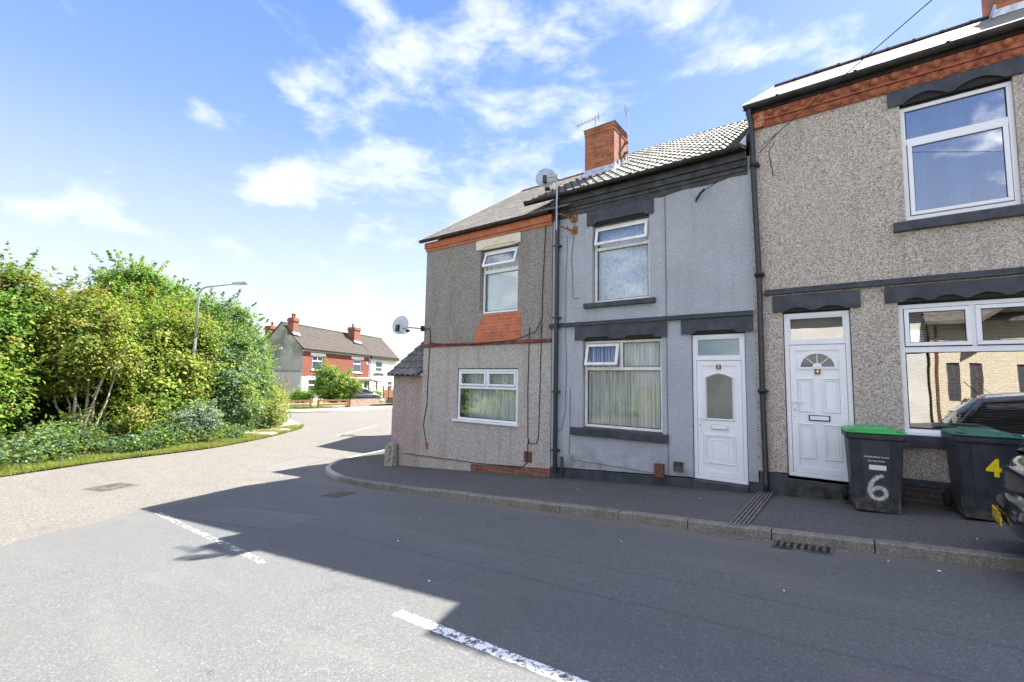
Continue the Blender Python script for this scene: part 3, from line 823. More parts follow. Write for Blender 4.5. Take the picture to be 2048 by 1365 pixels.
# opposite pavement (behind and beside the camera)
OK_ = [Vector(q) for q in [(15, -1.5), (-5.0, -1.5), (-7.5, -2.3), (-8.6, -4.0), (-7.0, -9), (-3, -20), (-1, -25)]]
kerb('near_kerb', OK_, .13, .11, .92, 1)
oo, oi = [], []
for i, q in enumerate(OK_):
    tt = (OK_[min(i+1, len(OK_)-1)]-OK_[max(i-1, 0)]).normalized(); nn = Vector((-tt.y, tt.x)); oo.append(q+nn*.12)
    oi.append(Vector((q.x, -5.5)) if i < 2 else Vector((-4+.0*i, -5.5-(i-2)*4)))
strip('near_pavement', oo, oi, .10, .12, 'pavement_asphalt', n=4)
sheet('forecourt', lambda x, y: Gz(x, y)+.11, list(np.arange(-4, 16.1, 1)), list(np.arange(-9.5, -5.4, 1)), 'pavement_asphalt')

# ================================================================== PEBBLEDASHED HOUSE (number 4)
h4 = thing('terraced_house', 'pebbledashed terraced house at the right with black lintels and white door number 4', 'house', (-.4, Y0, gnd(-.4)), 'terraced houses along the side street')
X4a, X4b = -1.20, 3.9
E4, R4 = 4.60, 7.66
holes = [(.74, 1.86, 2.34, 4.07), (-.80, .06, -1.40, 1.17), (.60, 2.10, -.62, 1.20), (2.45, 3.5, 2.34, 4.07)]
w = MB(TF); wall_holes(w, X4a, X4b, -1.345, -1.10, E4, holes)
w.build('wall', 'pebbledash_warm', h4)
shell(h4, TF, X4a, X4b, -1.9, E4, R4, 'mortar')
# dark painted plinth and sooty brick below
pl = MB(TF)
pl.box(X4a+.02, -.80, -.02, .2, -1.75, -1.345); pl.box(-.80, .06, -.02, .2, -1.75, -1.40)
pl.box(.06, X4b, -.02, .2, -1.30, -1.21)
pl.build('plinth', 'charcoal_paint', h4, bevel=.006)
pl = MB(TF); pl.box(.062, X4b, -.008, .2, -1.75, -1.302); pl.build('brick_base', 'sooty_brick', h4)
st = MB(TF); st.box(-.84, .10, -.045, .05, -1.75, -1.45); st.build('doorstep', 'step_stone', h4, bevel=.01)
# decorative brick eaves: cogged courses with bosses and rosettes
bb = MB(TF); bb.box(X4a+.03, X4b, -.03, .03, 4.29, 4.40); bb.box(X4a+.03, X4b, -.06, .03, 4.405, 4.60)
x = X4a+.09
while x < X4b:
    bb.sm = True
    bb.lathe([(.0, -.052), (.022, -.050), (.028, -.038), (.036, -.038), (.042, -.050), (.050, -.046), (.052, -.03)], 14, (x, 0, 4.345), 'y')
    x += .112
x = X4a+.10
while x < X4b:
    bb.lathe([(0, -.125), (.03, -.12), (.052, -.095), (.06, -.06)], 12, (x, 0, 4.495), 'y'); x += .225
bb.sm = False
bb.build('decorative_brickwork', 'terracotta', h4)
bw_ = MB(TF); bw_.box(X4a+.03, X4a+.24, -.07, .02, 4.30, 4.60); bw_.build('corner_corbel', 'red_brick', h4)
gutter(h4, TF, X4a-.05, X4b, -.17, 4.66, r=.065)
fb = MB(TF); fb.box(X4a-.03, X4b, -.095, -.06, 4.56, 4.68); fb.build('fascia_board', 'gutter_black', h4)
slope_roof(h4, TF, X4a-.04, X4b, -.20, E4+.06, RY, R4, .20, 0, .2, .0022, 'slate_pale', 'roof', .0008)
slope_roof(h4, TF, X4a-.04, X4b, BK+.2, E4+.06, RY, R4, .40, 0, .2, .008, 'slate_pale', 'roof', .003)
ridge_tiles(h4, TF, X4a-.04, X4b, RY, R4+.03, 'dark_roof', .10)
# verge board of the stepped gable
vb = MB(TF); vb.hexa([(X4a-.07, -.22, E4-.02), (X4a-.04, -.22, E4-.02), (X4a-.04, RY, R4-.08), (X4a-.07, RY, R4-.08)],
                     [(X4a-.07, -.22, E4+.075), (X4a-.04, -.22, E4+.075), (X4a-.04, RY, R4+.03), (X4a-.07, RY, R4+.03)])
vb.build('verge_board', 'lead', h4)
# chimney of number 4 at the picture's top right
ch = MB(TF); ch.box(2.62, 3.60, RY-.55, RY+.45, R4-.6, R4+1.35); ch.box(2.57, 3.65, RY-.60, RY+.50, R4+1.35, R4+1.52)
cho = ch.build('chimney', 'chimney_brick', h4)
lf = MB(TF); lf.hexa([(2.54, RY-.66, R4-.40), (3.68, RY-.66, R4-.40), (3.68, RY-.56, R4-.30), (2.54, RY-.56, R4-.30)],
                     [(2.58, RY-.60, R4-.22), (3.64, RY-.60, R4-.22), (3.64, RY-.57, R4-.22), (2.58, RY-.57, R4-.22)])
lf.box(2.585, 2.615, RY-.56, RY+.4, R4-.35, R4-.08); lf.build('flashing', 'lead', cho)
for xx in (2.85, 3.35):
    pt = MB(TF); pt.lathe([(.13, 0), (.12, .05), (.10, .35), (.125, .37), (.125, .42), (.09, .42), (.09, .1)], 14, (xx, RY-.05, R4+1.52)); pt.build('chimney_pot', 'terracotta', cho, smooth=True)
# lintels, sills, string course
lintel(h4, TF, .61, 1.97, 4.06, 4.285, [(.78, 1.24, .10, 'arc'), (1.30, 1.80, .10, 'arc')])
lintel(h4, TF, -.93, .19, 1.17, 1.43, [(-.78, -.42, .055, 'arc'), (-.38, .03, .055, 'arc')])
lintel(h4, TF, .46, 2.25, 1.20, 1.43, [(.64, .92, .05, 'arc'), (.96, 1.28, .06, 'arc'), (1.32, 1.66, .06, 'arc'), (1.70, 2.0, .05, 'arc')])
cs = MB(TF); cs.box(X4a+.16, X4b, -.06, .02, 1.455, 1.50); cs.box(X4a+.17, X4b, -.045, .02, 1.50, 1.545); cs.build('string_course', 'charcoal_paint', h4, bevel=.008)
sl = MB(TF); sl.box(.60, 2.02, -.07, .07, 2.20, 2.335); sl.build('window_sill', 'charcoal_paint', h4, bevel=.008)
sl = MB(TF); sl.box(.47, 2.25, -.07, .07, -.78, -.62); sl.build('window_sill', 'charcoal_paint', h4, bevel=.008)
# windows
window(h4, TF, .74, 1.86, 2.37, 4.03, [(.80, 1.80, 3.56, 3.97, 'fixed', 'pane_sky'), (.815, 1.785, 2.445, 3.47, 'sash', 'pane_sky')],
       .05, .055, bars=[(.795, 1.805, 3.475, 3.56)], curtain_mat=[('voile_blue', .78, 1.02, 2.4, 4.0), ('voile_blue', 1.25, 1.45, 2.4, 4.0), ('voile_blue', 1.62, 1.84, 2.4, 4.0)], yback=.35)
lintel(h4, TF, 2.32, 3.63, 4.06, 4.285, [(2.5, 2.95, .10, 'arc'), (3.0, 3.45, .10, 'arc')])
sl = MB(TF); sl.box(2.33, 3.62, -.07, .07, 2.20, 2.335); sl.build('window_sill', 'charcoal_paint', h4, bevel=.008)
window(h4, TF, 2.45, 3.50, 2.37, 4.03, [(2.51, 3.44, 3.56, 3.97, 'fixed', 'pane_sky'), (2.525, 3.425, 2.445, 3.47, 'sash', 'pane_sky')],
       .05, .055, bars=[(2.505, 3.445, 3.475, 3.56)], curtain_mat=[('voile_blue', 2.48, 3.46, 2.4, 4.0)], yback=.35)
window(h4, TF, .60, 2.10, -.60, 1.17, [(.675, 1.315, .60, 1.095, 'sash', 'pane_reflective'), (1.385, 2.02, .60, 1.095, 'sash', 'pane_reflective'), (.66, 2.04, -.53, .50, 'fixed', 'pane_reflective')],
       .05, .055, bars=[(.655, 2.045, .50, .575), (1.325, 1.375, .575, 1.115)], blind='blind_slat', yback=.24)
ws = MB(TF); ws.box(.56, 2.14, -.055, .10, -.635, -.602); ws.build('window_sill', 'white_plastic', h4, bevel=.004)
sk = MB(TF); sk.box(.665, .72, .20, .215, -.12, -.02); sk.build('socket_plate', 'sticker_white', h4)

def front_door(house, T, x0, x1, z0, z1, transom, style, number):
    yd = .06
    f = MB(T); frame_bars(f, x0, x1, z0, z1, .06, yd-.015, yd+.06); f.box(x0+.06, x1-.06, yd-.013, yd+.058, transom-.03, transom+.03)
    d = f.build('front_door', 'white_plastic', house, bevel=.006)
    lx0, lx1, lz0, lz1 = x0+.065, x1-.065, z0+.065, transom-.035
    lf = MB(T); lf.box(lx0, lx1, yd+.01, yd+.055, lz0, lz1)
    # raised leaf stiles
    frame_bars(lf, lx0, lx1, lz0, lz1, .085, yd-.003, yd+.012)
    def moulding(a, b, c_, e, wd=.014):
        frame_bars(lf, a, b, c_, e, wd, yd-.004, yd+.011); frame_bars(lf, a+.035, b-.035, c_+.035, e-.035, .008, yd+.002, yd+.0112)
    xm = (lx0+lx1)/2
    if style == 'arch':
        a, b, c_, e = xm-.235, xm+.235, -.60, .20
        pts = [(a, c_), (b, c_), (b, e-.06)]+[(b+(a-b)*i/10, e-.06+.075*math.sin(math.pi*i/10)) for i in range(1, 10)]+[(a, e-.06)]
        ins = [(xm+(q[0]-xm)*.86, (c_+e)/2+(q[1]-(c_+e)/2)*.92) for q in pts]
        n = len(pts)
        for i in range(n):
            j = (i+1) % n
            for (A, B, y_) in ((pts, ins, yd-.006),):
                p0, p1, q1, q0 = A[i], A[j], B[j], B[i]
                mid = lambda u, v: ((u[0]+v[0])/2, (u[1]+v[1])/2)
                lf.quad((p0[0], yd+.009, p0[1]), (p1[0], yd+.009, p1[1]), (mid(p1, q1)[0], y_-.006, mid(p1, q1)[1]), (mid(p0, q0)[0], y_-.006, mid(p0, q0)[1]))
                lf.quad((mid(p0, q0)[0], y_-.006, mid(p0, q0)[1]), (mid(p1, q1)[0], y_-.006, mid(p1, q1)[1]), (q1[0], yd+.009, q1[1]), (q0[0], yd+.009, q0[1]))
        lf.build('door_leaf', 'white_plastic', d)
        gp = MB(T); gp.prism(ins, yd+.0085, yd+.0105+.001); gp.build('door_glass', 'pane_frosted', d)
        lf = MB(T); moulding(xm-.24, xm+.24, -1.32, -.84)
        frame_bars(lf, xm-.13, xm+.13, -1.24, -.92, .012, yd+.002, yd+.0112)
        lf.build('raised_panel', 'white_plastic', d, bevel=.004)
        lz, nz, hx = -.71, .31, lx0+.045
    else:
        lf.build('door_leaf', 'white_plastic', d)
        for (a, b, c_, e) in ((-.635, -.425, -.38, .13), (-.315, -.105, -.38, .13), (-.635, -.425, -1.08, -.56), (-.315, -.105, -1.08, -.56)):
            lf = MB(T); moulding(a, b, c_, e); lf.build('raised_panel', 'white_plastic', d, bevel=.004)
        # fanlight: half round of dark glass with white spokes
        cx, cz, r = xm+.0, .305, .215
        fr = MB(T)
        arc = lambda rr, k, n=16: (cx+rr*math.cos(math.pi*k/n), cz+rr*.95*math.sin(math.pi*k/n))
        for k in range(16):
            a0, a1, b0, b1 = arc(r+.045, k), arc(r+.045, k+1), arc(r, k), arc(r, k+1)
            fr.hexa([(a0[0], yd-.006, a0[1]), (a1[0], yd-.006, a1[1]), (a1[0], yd+.012, a1[1]), (a0[0], yd+.012, a0[1])], [(b0[0], yd-.006, b0[1]), (b1[0], yd-.006, b1[1]), (b1[0], yd+.012, b1[1]), (b0[0], yd+.012, b0[1])])
        fr.box(cx-r-.045, cx+r+.045, yd-.006, yd+.012, cz-.03, cz)
        fr.lathe([(0, yd-.012), (.062, yd-.012), (.062, yd+.01)], 12, (cx, 0, cz), 'y', 0, math.pi)
        for k in (1, 2, 3):
            an = math.pi*k/4; fr.tube([(cx+.05*math.cos(an), yd-.002, cz+.05*math.sin(an)), (cx+r*math.cos(an), yd-.002, cz+r*.95*math.sin(an))], .007, 5)
        fr.build('fanlight_frame', 'white_plastic', d)
        g = MB(T); g.prism([arc(r, k) for k in range(17)], yd+.0065, yd+.0095); g.build('fanlight_glass', 'pane_dark', d)
        lz, nz, hx = -.47, .235, lx0+.045
    tp = MB(T); tp.box(x0+.085, x1-.085, yd+.018, yd+.024, transom+.055, z1-.085); tp.build('transom_glass', 'pane_teal' if style == 'arch' else 'pane_reflective', d)
    tg = MB(T); frame_bars(tg, x0+.06, x1-.06, transom+.03, z1-.06, .026, yd-.008, yd+.03); tg.build('transom_bead', 'white_plastic', d, bevel=.005)
    if style != 'arch':
        bk = MB(T); bk.box(x0+.06, x1-.06, yd+.10, yd+.11, transom, z1-.03); bk.build('transom_blind', 'interior', d)
    lb = MB(T); lb.box(xm-.135, xm+.135, yd-.004, yd+.012, lz-.042, lz+.042); lb.build('letterbox_surround', 'gasket' if style != 'arch' else 'lead', d)
    lb = MB(T); lb.box(xm-.120, xm+.120, yd-.016, yd+.010, lz-.030, lz+.030); lb.build('letterbox', 'white_plastic', d, bevel=.006)
    hd = MB(T); hz = -.63 if style == 'arch' else -.30
    hd.box(hx-.016, hx+.016, yd-.014, yd, hz-.16, hz+.10); hd.tube([(hx, yd-.01, hz+.06), (hx, yd-.055, hz+.06), (hx+.12, yd-.055, hz+.06)], .010, 8)
    hd.build('handle', 'white_plastic', d, bevel=.003)
    kh = MB(T); kh.lathe([(0, yd-.018), (.009, yd-.018), (.009, yd-.012)], 8, (hx, 0, hz-.06), 'y'); kh.build('keyhole', 'black_plate', d)
    npz = MB(T); npz.box(xm-.036, xm+.036, yd-.006, yd+.011, nz-.04, nz+.04); npz.build('number_plate', 'black_plate', d)
    text_part('house_number', number, .082, (T @ Vector((xm, yd-.008, nz))), 'gold_digit', d, .002, bold=.002)
    return d
front_door(h4, TF, -.79, .05, -1.365, 1.145, .68, 'fan', '4')
# downpipe of number 4 with collars
def downpipe(house, x, pts, r, collars, mat='black_pipe', name='downpipe'):
    m = MB(TF); m.sm = True; m.tube(pts, r, 12)
    for (cx, cz) in collars:
        m.lathe([(r, -.05), (r+.012, -.05), (r+.012, -.015), (r+.028, -.01), (r+.028, .02), (r+.012, .035), (r, .04)], 12, (cx, -.085, cz))
    m.sm = False
    for (cx, cz) in collars: m.box(cx-.075, cx+.075, -.04, -.001, cz-.02, cz+.02)
    return m.build(name, mat, house)
downpipe(h4, -1.12, [(-1.17, -.17, 4.62), (-1.17, -.16, 4.50), (-1.15, -.085, 4.36), (-1.13, -.085, 3.0), (-1.10, -.085, 1.83), (-1.10, -.085, -.10), (-1.085, -.085, -1.50), (-1.075, -.12, -1.62)], .042,
         [(-1.125, 3.66), (-1.10, 1.80), (-1.10, -.08)])

# ================================================================== GREY ROUGHCAST HOUSE (number 2)
h2 = thing('terraced_house', 'grey painted terraced house in the middle with charcoal trim and white door number 2', 'house', (-3.1, Y0, gnd(-3.1)), 'terraced houses along the side street')
X2a, X2b, E2, R2 = -5.06, -1.20, 3.88, 6.98
holes = [(-4.12, -2.93, 1.60, 3.22), (-4.33, -2.72, -.90, .87), (-2.20, -1.34, -1.62, .90)]
w = MB(TF); wall_holes(w, X2a, X2b, -1.76, -1.52, E2, holes); w.build('wall', 'grey_roughcast', h2)
shell(h2, TF, X2a, X2b, -2.2, E2, R2, 'mortar', right=False)
pl = MB(TF)
pl.hexa([(X2a, -.012, -2.1), (-2.20, -.012, -2.1), (-2.20, .2, -2.1), (X2a, .2, -2.1)], [(X2a, -.012, -1.78), (-2.20, -.012, -1.605), (-2.20, .2, -1.605), (X2a, .2, -1.78)])
pl.box(-2.20, -1.34, -.05, .15, -1.9, -1.625)
pl.box(-1.34, X2b+.04, .004, .15, -1.9, -1.50)
pl.build('plinth', 'charcoal_paint', h2, bevel=.006)
# stepped charcoal eaves band
bb = MB(TF)
bb.prism([(X2a-.02, 3.90), (X2a-.02, 3.50), (-4.55, 3.50), (-4.45, 3.53), (-4.20, 3.52), (-2.82, 3.52), (-2.70, 3.50), (-2.3, 3.55), (-1.8, 3.53), (-1.5, 3.58), (-1.24, 3.56), (-1.24, 3.90)], -.022, .03)
bb.box(X2a-.02, -1.24, -.045, .02, 3.62, 3.69); bb.box(X2a-.02, -1.24, -.075, .02, 3.692, 3.80); bb.box(X2a-.02, -1.24, -.11, .02, 3.802, 3.93)
x = -4.1
while x < -2.9: bb.box(x, x+.045, -.035, .0, 3.555, 3.61); x += .075
bb.build('eaves_band', 'charcoal_band', h2, bevel=.006)
gutter(h2, TF, X2a-.62, -1.30, -.225, 3.985, r=.062, sag=.01)
slope_roof(h2, TF, -5.68, -1.24, -.24, E2+.06, RY, R2, .33, .042, .172, .033, 'pantile', 'roof', thick=.05, xr0=-4.75)
slope_roof(h2, TF, X2a, -1.24, BK+.2, E2+.06, RY, R2, .5, 0, .2, .02, 'pantile', 'roof')
ridge_tiles(h2, TF, -5.05, -1.26, RY, R2+.03, 'dark_roof', .07)
vl = MB(TF); vl.hexa([(-1.33, -.1, 4.02), (-1.24, -.1, 4.02), (-1.24, 1.2, 4.90), (-1.33, 1.2, 4.90)], [(-1.36, -.1, 4.07), (-1.235, -.1, 4.20), (-1.235, 1.2, 5.10), (-1.36, 1.2, 4.95)]); vl.build('flashing', 'lead', h2)
lintel(h2, TF, -4.24, -2.84, 3.22, 3.515, [(-4.06, -3.0, .05, 'flat')], 'charcoal_paint', .03)
lintel(h2, TF, -4.50, -2.61, .86, 1.135, [(-4.27, -3.72, .045, 'flat'), (-3.42, -2.84, .045, 'flat')], 'charcoal_paint', .035)
lintel(h2, TF, -2.36, -1.22, .885, 1.14, [(-2.14, -1.46, .045, 'flat')], 'charcoal_paint', .036)
cs = MB(TF); cs.box(X2a-.06, -1.21, -.06, .02, 1.15, 1.20); cs.box(X2a-.055, -1.215, -.04, .02, 1.20, 1.235); cs.build('string_course', 'charcoal_paint', h2, bevel=.008)
for (a, b, c_, d) in ((-4.29, -2.82, 1.50, 1.60), (-4.57, -2.61, -1.05, -.90)):
    sl = MB(TF); sl.box(a, b, -.075, .08, c_, d); sl.build('window_sill', 'charcoal_paint', h2, bevel=.01)
window(h2, TF, -4.11, -2.94, 1.61, 3.19, [(-4.04, -3.01, 2.80, 3.10, 'open13', 'pane_clear'), (-4.05, -3.0, 1.665, 2.68, 'fixed', 'pane_clear')],
       .09, .05, 'frame_aged', bars=[(-4.06, -2.99, 2.69, 2.75)], curtain_mat=[('net_blue', -4.06, -2.99, 1.66, 3.14, .01, .09)], yback=.20)
window(h2, TF, -4.32, -2.73, -.88, .84, [(-4.24, -3.60, .36, .74, 'open14', 'pane_clear'), (-3.50, -2.79, .33, .78, 'fixed', 'pane_clear'), (-4.26, -2.79, -.82, .24, 'fixed', 'pane_clear')],
       .09, .05, 'frame_aged', bars=[(-4.27, -2.78, .25, .31), (-3.57, -3.51, .31, .79)], curtain_mat=[('net_cream', -4.28, -2.77, -.83, .80, .02, .085), ('net_deepblue', -4.27, -3.56, .34, .80, .012, .06)], yback=.22)
front_door(h2, TF, -2.19, -1.355, -1.60, .87, .45, 'arch', '2')
th = MB(TF); th.box(-2.20, -1.34, .02, .12, -1.63, -1.60); th.build('threshold', 'charcoal_paint', h2)
# chimney
ch = MB(TF); cx0, cx1, cy0, cy1 = -5.01, -4.24, 1.36, 2.14
ch.box(cx0, cx1, cy0, cy1, 4.4, 6.02); ch.box(cx0-.010, cx1+.010, cy0-.010, cy1+.010, 6.022, 6.10); ch.box(cx0-.018, cx1+.018, cy0-.018, cy1+.018, 6.102, 6.19)
cho = ch.build('chimney', 'chimney_brick', h2)
cp = MB(TF); cp.hexa([(cx0-.04, cy0-.04, 6.192), (cx1+.04, cy0-.04, 6.192), (cx1+.04, cy1+.04, 6.192), (cx0-.04, cy1+.04, 6.192)], [(cx0+.15, cy0+.15, 6.23), (cx1-.15, cy0+.15, 6.23), (cx1-.15, cy1-.15, 6.23), (cx0+.15, cy1-.15, 6.23)]); cp.build('chimney_cap', 'mortar', cho)
lf = MB(TF); zz = lambda y: E2+.06+(R2-E2-.06)*(y+.24)/(RY+.24)
lf.box(cx0-.012, cx1+.012, cy0-.014, cy0-.002, zz(cy0)-.1, zz(cy0)+.20)
lf.hexa([(cx0-.08, cy0-.20, zz(cy0-.20)+.045), (cx1+.10, cy0-.20, zz(cy0-.20)+.045), (cx1+.10, cy0-.014, zz(cy0)+.07), (cx0-.08, cy0-.014, zz(cy0)+.07)],
        [(cx0-.08, cy0-.20, zz(cy0-.20)+.055), (cx1+.10, cy0-.20, zz(cy0-.20)+.055), (cx1+.02, cy0-.014, zz(cy0)+.12), (cx0-.02, cy0-.014, zz(cy0)+.12)])
for k in range(4):
    ya, yb = cy0+.22*k, cy0+.22*(k+1); lf.box(cx1+.002, cx1+.014, ya, yb-.003, zz(ya)-.1, zz(yb)+.10+.02*(k % 2))
lf.build('flashing', 'lead', cho)
# pipes and vents on number 2
pp = MB(TF); pp.box(-4.94, -4.865, -.13, -.06, -1.86, 3.60); pp.hexa([(-4.94, -.13, 3.6), (-4.865, -.13, 3.6), (-4.865, -.06, 3.6), (-4.94, -.06, 3.6)], [(-4.93, -.23, 3.90), (-4.865, -.23, 3.90), (-4.865, -.16, 3.90), (-4.93, -.16, 3.90)])
for z in (2.9, 1.35, -.2, -1.4): pp.box(-4.975, -4.83, -.135, -.001, z-.02, z+.02)
pp.build('downpipe', 'black_pipe', h2, bevel=.006)
pp = MB(TF); pp.tube([(-4.77, -.05, -1.92), (-4.77, -.05, -1.52)], .026, 8); pp.build('stub_pipe', 'charcoal_paint', h2)
vb = MB(TF); vb.box(-2.86, -2.69, -.07, 0, -1.66, -1.42); vb.build('meter_box', 'brown_vent', h2, bevel=.012)
vb = MB(TF); frame_bars(vb, -2.53, -2.36, -1.52, -1.35, .02, -.012, .01); vb.box(-2.51, -2.38, -.004, .0, -1.50, -1.37)
for k in range(4): vb.box(-2.51, -2.38, -.010, -.003, -1.485+k*.03, -1.473+k*.03)
vb.build('air_brick', 'dark_stone', h2)
def cable(house, pts, r, mat, name='cable'):
    m = MB(TF); m.tube([(x, -.006-r if len(p_) < 3 else p_[2], z) for p_ in pts for (x, z) in [p_[:2]]], r, 5); return m.build(name, mat, house)
def droop(pts, seed, amp=.012, n=6):
    amp *= .6; rr = random.Random(seed); out = []
    for a, b in zip(pts[:-1], pts[1:]):
        for i in range(n): q = i/n; out.append((a[0]+(b[0]-a[0])*q+rr.uniform(-amp, amp), a[1]+(b[1]-a[1])*q+rr.uniform(-amp, amp)*.4))
    out.append(pts[-1]); return out
cable(h2, droop([(-2.63, 3.50), (-2.62, -1.62)], 1, .006), .006, 'cable_grey')
cable(h2, droop([(-4.52, 3.40), (-4.60, 2.6), (-4.55, 1.75), (-4.42, 1.74)], 2, .008), .006, 'cable_grey')
cable(h2, droop([(-4.70, 3.12), (-4.74, 1.3), (-4.70, .3), (-4.72, -.6), (-4.80, -.98), (-4.90, -1.0)], 3, .012), .006, 'cable_grey')
cable(h2, droop([(-4.60, -.1), (-4.62, -1.45), (-4.55, -1.55), (-3.8, -1.57), (-2.85, -1.60)], 4, .008), .006, 'cable_grey')
br = MB(TF); br.tube([(-2.06, -.04, 3.30), (-1.98, -.09, 3.37), (-1.90, -.12, 3.42)], .022, 6); br.tube([(-1.95, -.10, 3.39), (-1.42, -.14, 3.60)], .008, 5); br.tube([(-2.08, -.0, 3.27), (-2.05, -.06, 3.32)], .014, 5)
br.build('wire_bracket', 'black_metal', h2)

# ================================================================== CORNER HOUSE
h1 = thing('corner_house', 'end of terrace corner house in pebbledash with a bare brick patch below its upper window', 'house', (-7.1, Y0, gnd(-7.1)), 'terraced houses along the side street')
X1a, X1b, E1, R1 = -9.04, -5.075, 3.66, 6.80
w = MB(TF); wall_holes(w, X1a, X1b, .86, .88, E1, [(-7.13, -5.99, 1.60, 3.19)]); w.build('upper_wall', 'pebbledash_grey', h1)
w = MB(TF); wall_holes(w, X1a, X1b, -2.12, -1.80, .90, [(-7.78, -5.93, -.97, .29)]); w.build('lower_wall', 'pebbledash_pale', h1)
shell(h1, TF, X1a, X1b, -2.5, E1, R1, 'pebbledash_grey', right=False)
bs = MB(TF); bs.box(-9.04, X1b, .004, .2, -2.5, -1.70); bs.build('brick_base', 'base_brick', h1)
bs = MB(TF); bs.hexa([(-9.04, -.004, -2.4), (-7.28, -.004, -2.4), (-7.28, .1, -2.4), (-9.04, .1, -2.4)], [(-9.04, -.004, -2.10), (-7.28, -.004, -1.96), (-7.28, .1, -1.96), (-9.04, .1, -2.10)]); bs.build('render_base', 'pebbledash_pale', h1)
bb = MB(TF); bb.box(X1a-.02, X1b, -.03, .02, 3.43, 3.50); bb.box(X1a-.04, X1b, -.065, .02, 3.503, 3.66); bb.build('brick_eaves', 'orange_brick', h1)
gutter(h1, TF, X1a-.12, X1b-.02, -.15, 3.71, r=.058)
slope_roof(h1, TF, X1a-.10, -4.60, -.20, E1+.06, RY, R1, .19, 0, .2, .006, 'slate_weathered', 'roof', .003)
slope_roof(h1, TF, X1a-.10, X1b, BK+.2, E1+.06, RY, R1, .5, 0, .2, .010, 'slate_weathered', 'roof', .004)
ridge_tiles(h1, TF, X1a-.10, -5.0, RY, R1+.03, 'terracotta', .07)
vb = MB(TF); vb.hexa([(X1a-.13, -.21, E1-.02), (X1a-.10, -.21, E1-.02), (X1a-.10, RY, R1-.08), (X1a-.13, RY, R1-.08)], [(X1a-.13, -.21, E1+.065), (X1a-.10, -.21, E1+.065), (X1a-.10, RY, R1+.02), (X1a-.13, RY, R1+.02)]); vb.build('verge_board', 'mortar', h1)
# bare brick patch with ragged outline
rr = random.Random(3); base = [(-6.99, 1.58), (-5.97, 1.58), (-5.90, 1.52), (-5.86, 1.40), (-5.88, 1.15), (-5.89, .885), (-7.30, .885), (-7.24, 1.05), (-7.18, 1.28), (-7.06, 1.40)]
poly = []
for a, b in zip(base, base[1:]+base[:1]):
    for i in range(5): q = i/5; poly.append((a[0]+(b[0]-a[0])*q+rr.uniform(-.012, .012), a[1]+(b[1]-a[1])*q+rr.uniform(-.010, .010)))
pb = MB(TF); pb.prism(poly[::-1], -.006, .01); pb.build('brick_patch', 'orange_brick', h1)
lintel(h1, TF, -7.26, -5.92, 3.18, 3.42, [(-7.05, -6.05, .05, 'flat')], 'cream_lintel', .03)
cs = MB(TF); cs.box(X1a-.10, X1b+.0, -.045, .02, .845, .925); cs.build('string_course', 'red_course', h1, bevel=.015)
window(h1, TF, -7.11, -6.01, 1.61, 3.15, [(-7.02, -6.10, 2.74, 3.05, 'open20', 'pane_clear', 'lead'), (-7.05, -6.07, 1.67, 2.58, 'fixed', 'pane_clear')],
       .11, .05, 'white_plastic', bars=[(-7.06, -6.06, 2.59, 2.68)], curtain_mat=[('blind_plain', -7.02, -6.06, 1.66, 2.60, .001, .3), ('net_green', -7.06, -6.06, 2.62, 3.1)], yback=.2)
sl = MB(TF); sl.box(-7.16, -5.96, .02, .12, 1.575, 1.61); sl.build('window_sill', 'white_plastic', h1, bevel=.004)
window(h1, TF, -7.76, -5.95, -.95, .27, [(-7.69, -6.90, -.115, .20, 'sash', 'pane_clear', 'lead'), (-6.81, -6.02, -.115, .20, 'sash', 'pane_clear', 'lead'), (-7.70, -6.01, -.89, -.20, 'fixed', 'pane_clear')],
       .02, .05, 'white_plastic', bars=[(-7.71, -6.0, -.20, -.14), (-6.885, -6.825, -.14, .22)], curtain_mat=[('net_green', -7.70, -6.0, -.9, .22, .02, .11)], yback=.17)
sl = MB(TF); sl.box(-7.90, -5.90, -.05, .06, -1.00, -.955); sl.build('window_sill', 'white_plastic', h1, bevel=.004)
vb = MB(TF); vb.box(-5.74, -5.53, -.012, .0, -1.74, -1.51); vb.build('vent_cover', 'brown_vent', h1, bevel=.004)
vb = MB(TF); vb.lathe([(.0, -.03), (.045, -.03), (.055, 0)], 10, (-8.78, 0, -1.66), 'y'); vb.box(-8.82, -8.74, -.02, 0, -1.78, -1.64); vb.build('cable_cap', 'terracotta', h1)
cable(h1, droop([(-5.25, 3.46), (-5.30, 2.3), (-5.32, 1.25), (-5.34, .2), (-5.36, -1.15), (-5.42, -1.32), (-5.60, -1.34), (-5.64, -1.2), (-5.66, -.1), (-5.64, 1.2)], 5, .008), .009, 'cable_black')
cable(h1, droop([(-5.63, -1.25), (-5.65, -1.75), (-5.76, -1.85), (-7.0, -1.93), (-8.4, -1.95), (-9.6, -1.98)], 6, .010), .009, 'cable_black')
cable(h1, droop([(-9.03, 1.33), (-8.82, 1.34), (-8.78, 1.1), (-8.80, .80), (-8.83, -.6), (-8.94, -1.2), (-8.80, -1.62)], 7, .010), .010, 'cable_black')
m_ = MB(TF); m_.tube([(x, -.055, z) for x, z in droop([(-8.79, .95), (-8.0, .88), (-7.0, .87), (-6.0, .93), (-5.45, 1.08), (-5.33, 1.3)], 8, .010)], .010, 5); m_.build('cable', 'cable_black', h1)
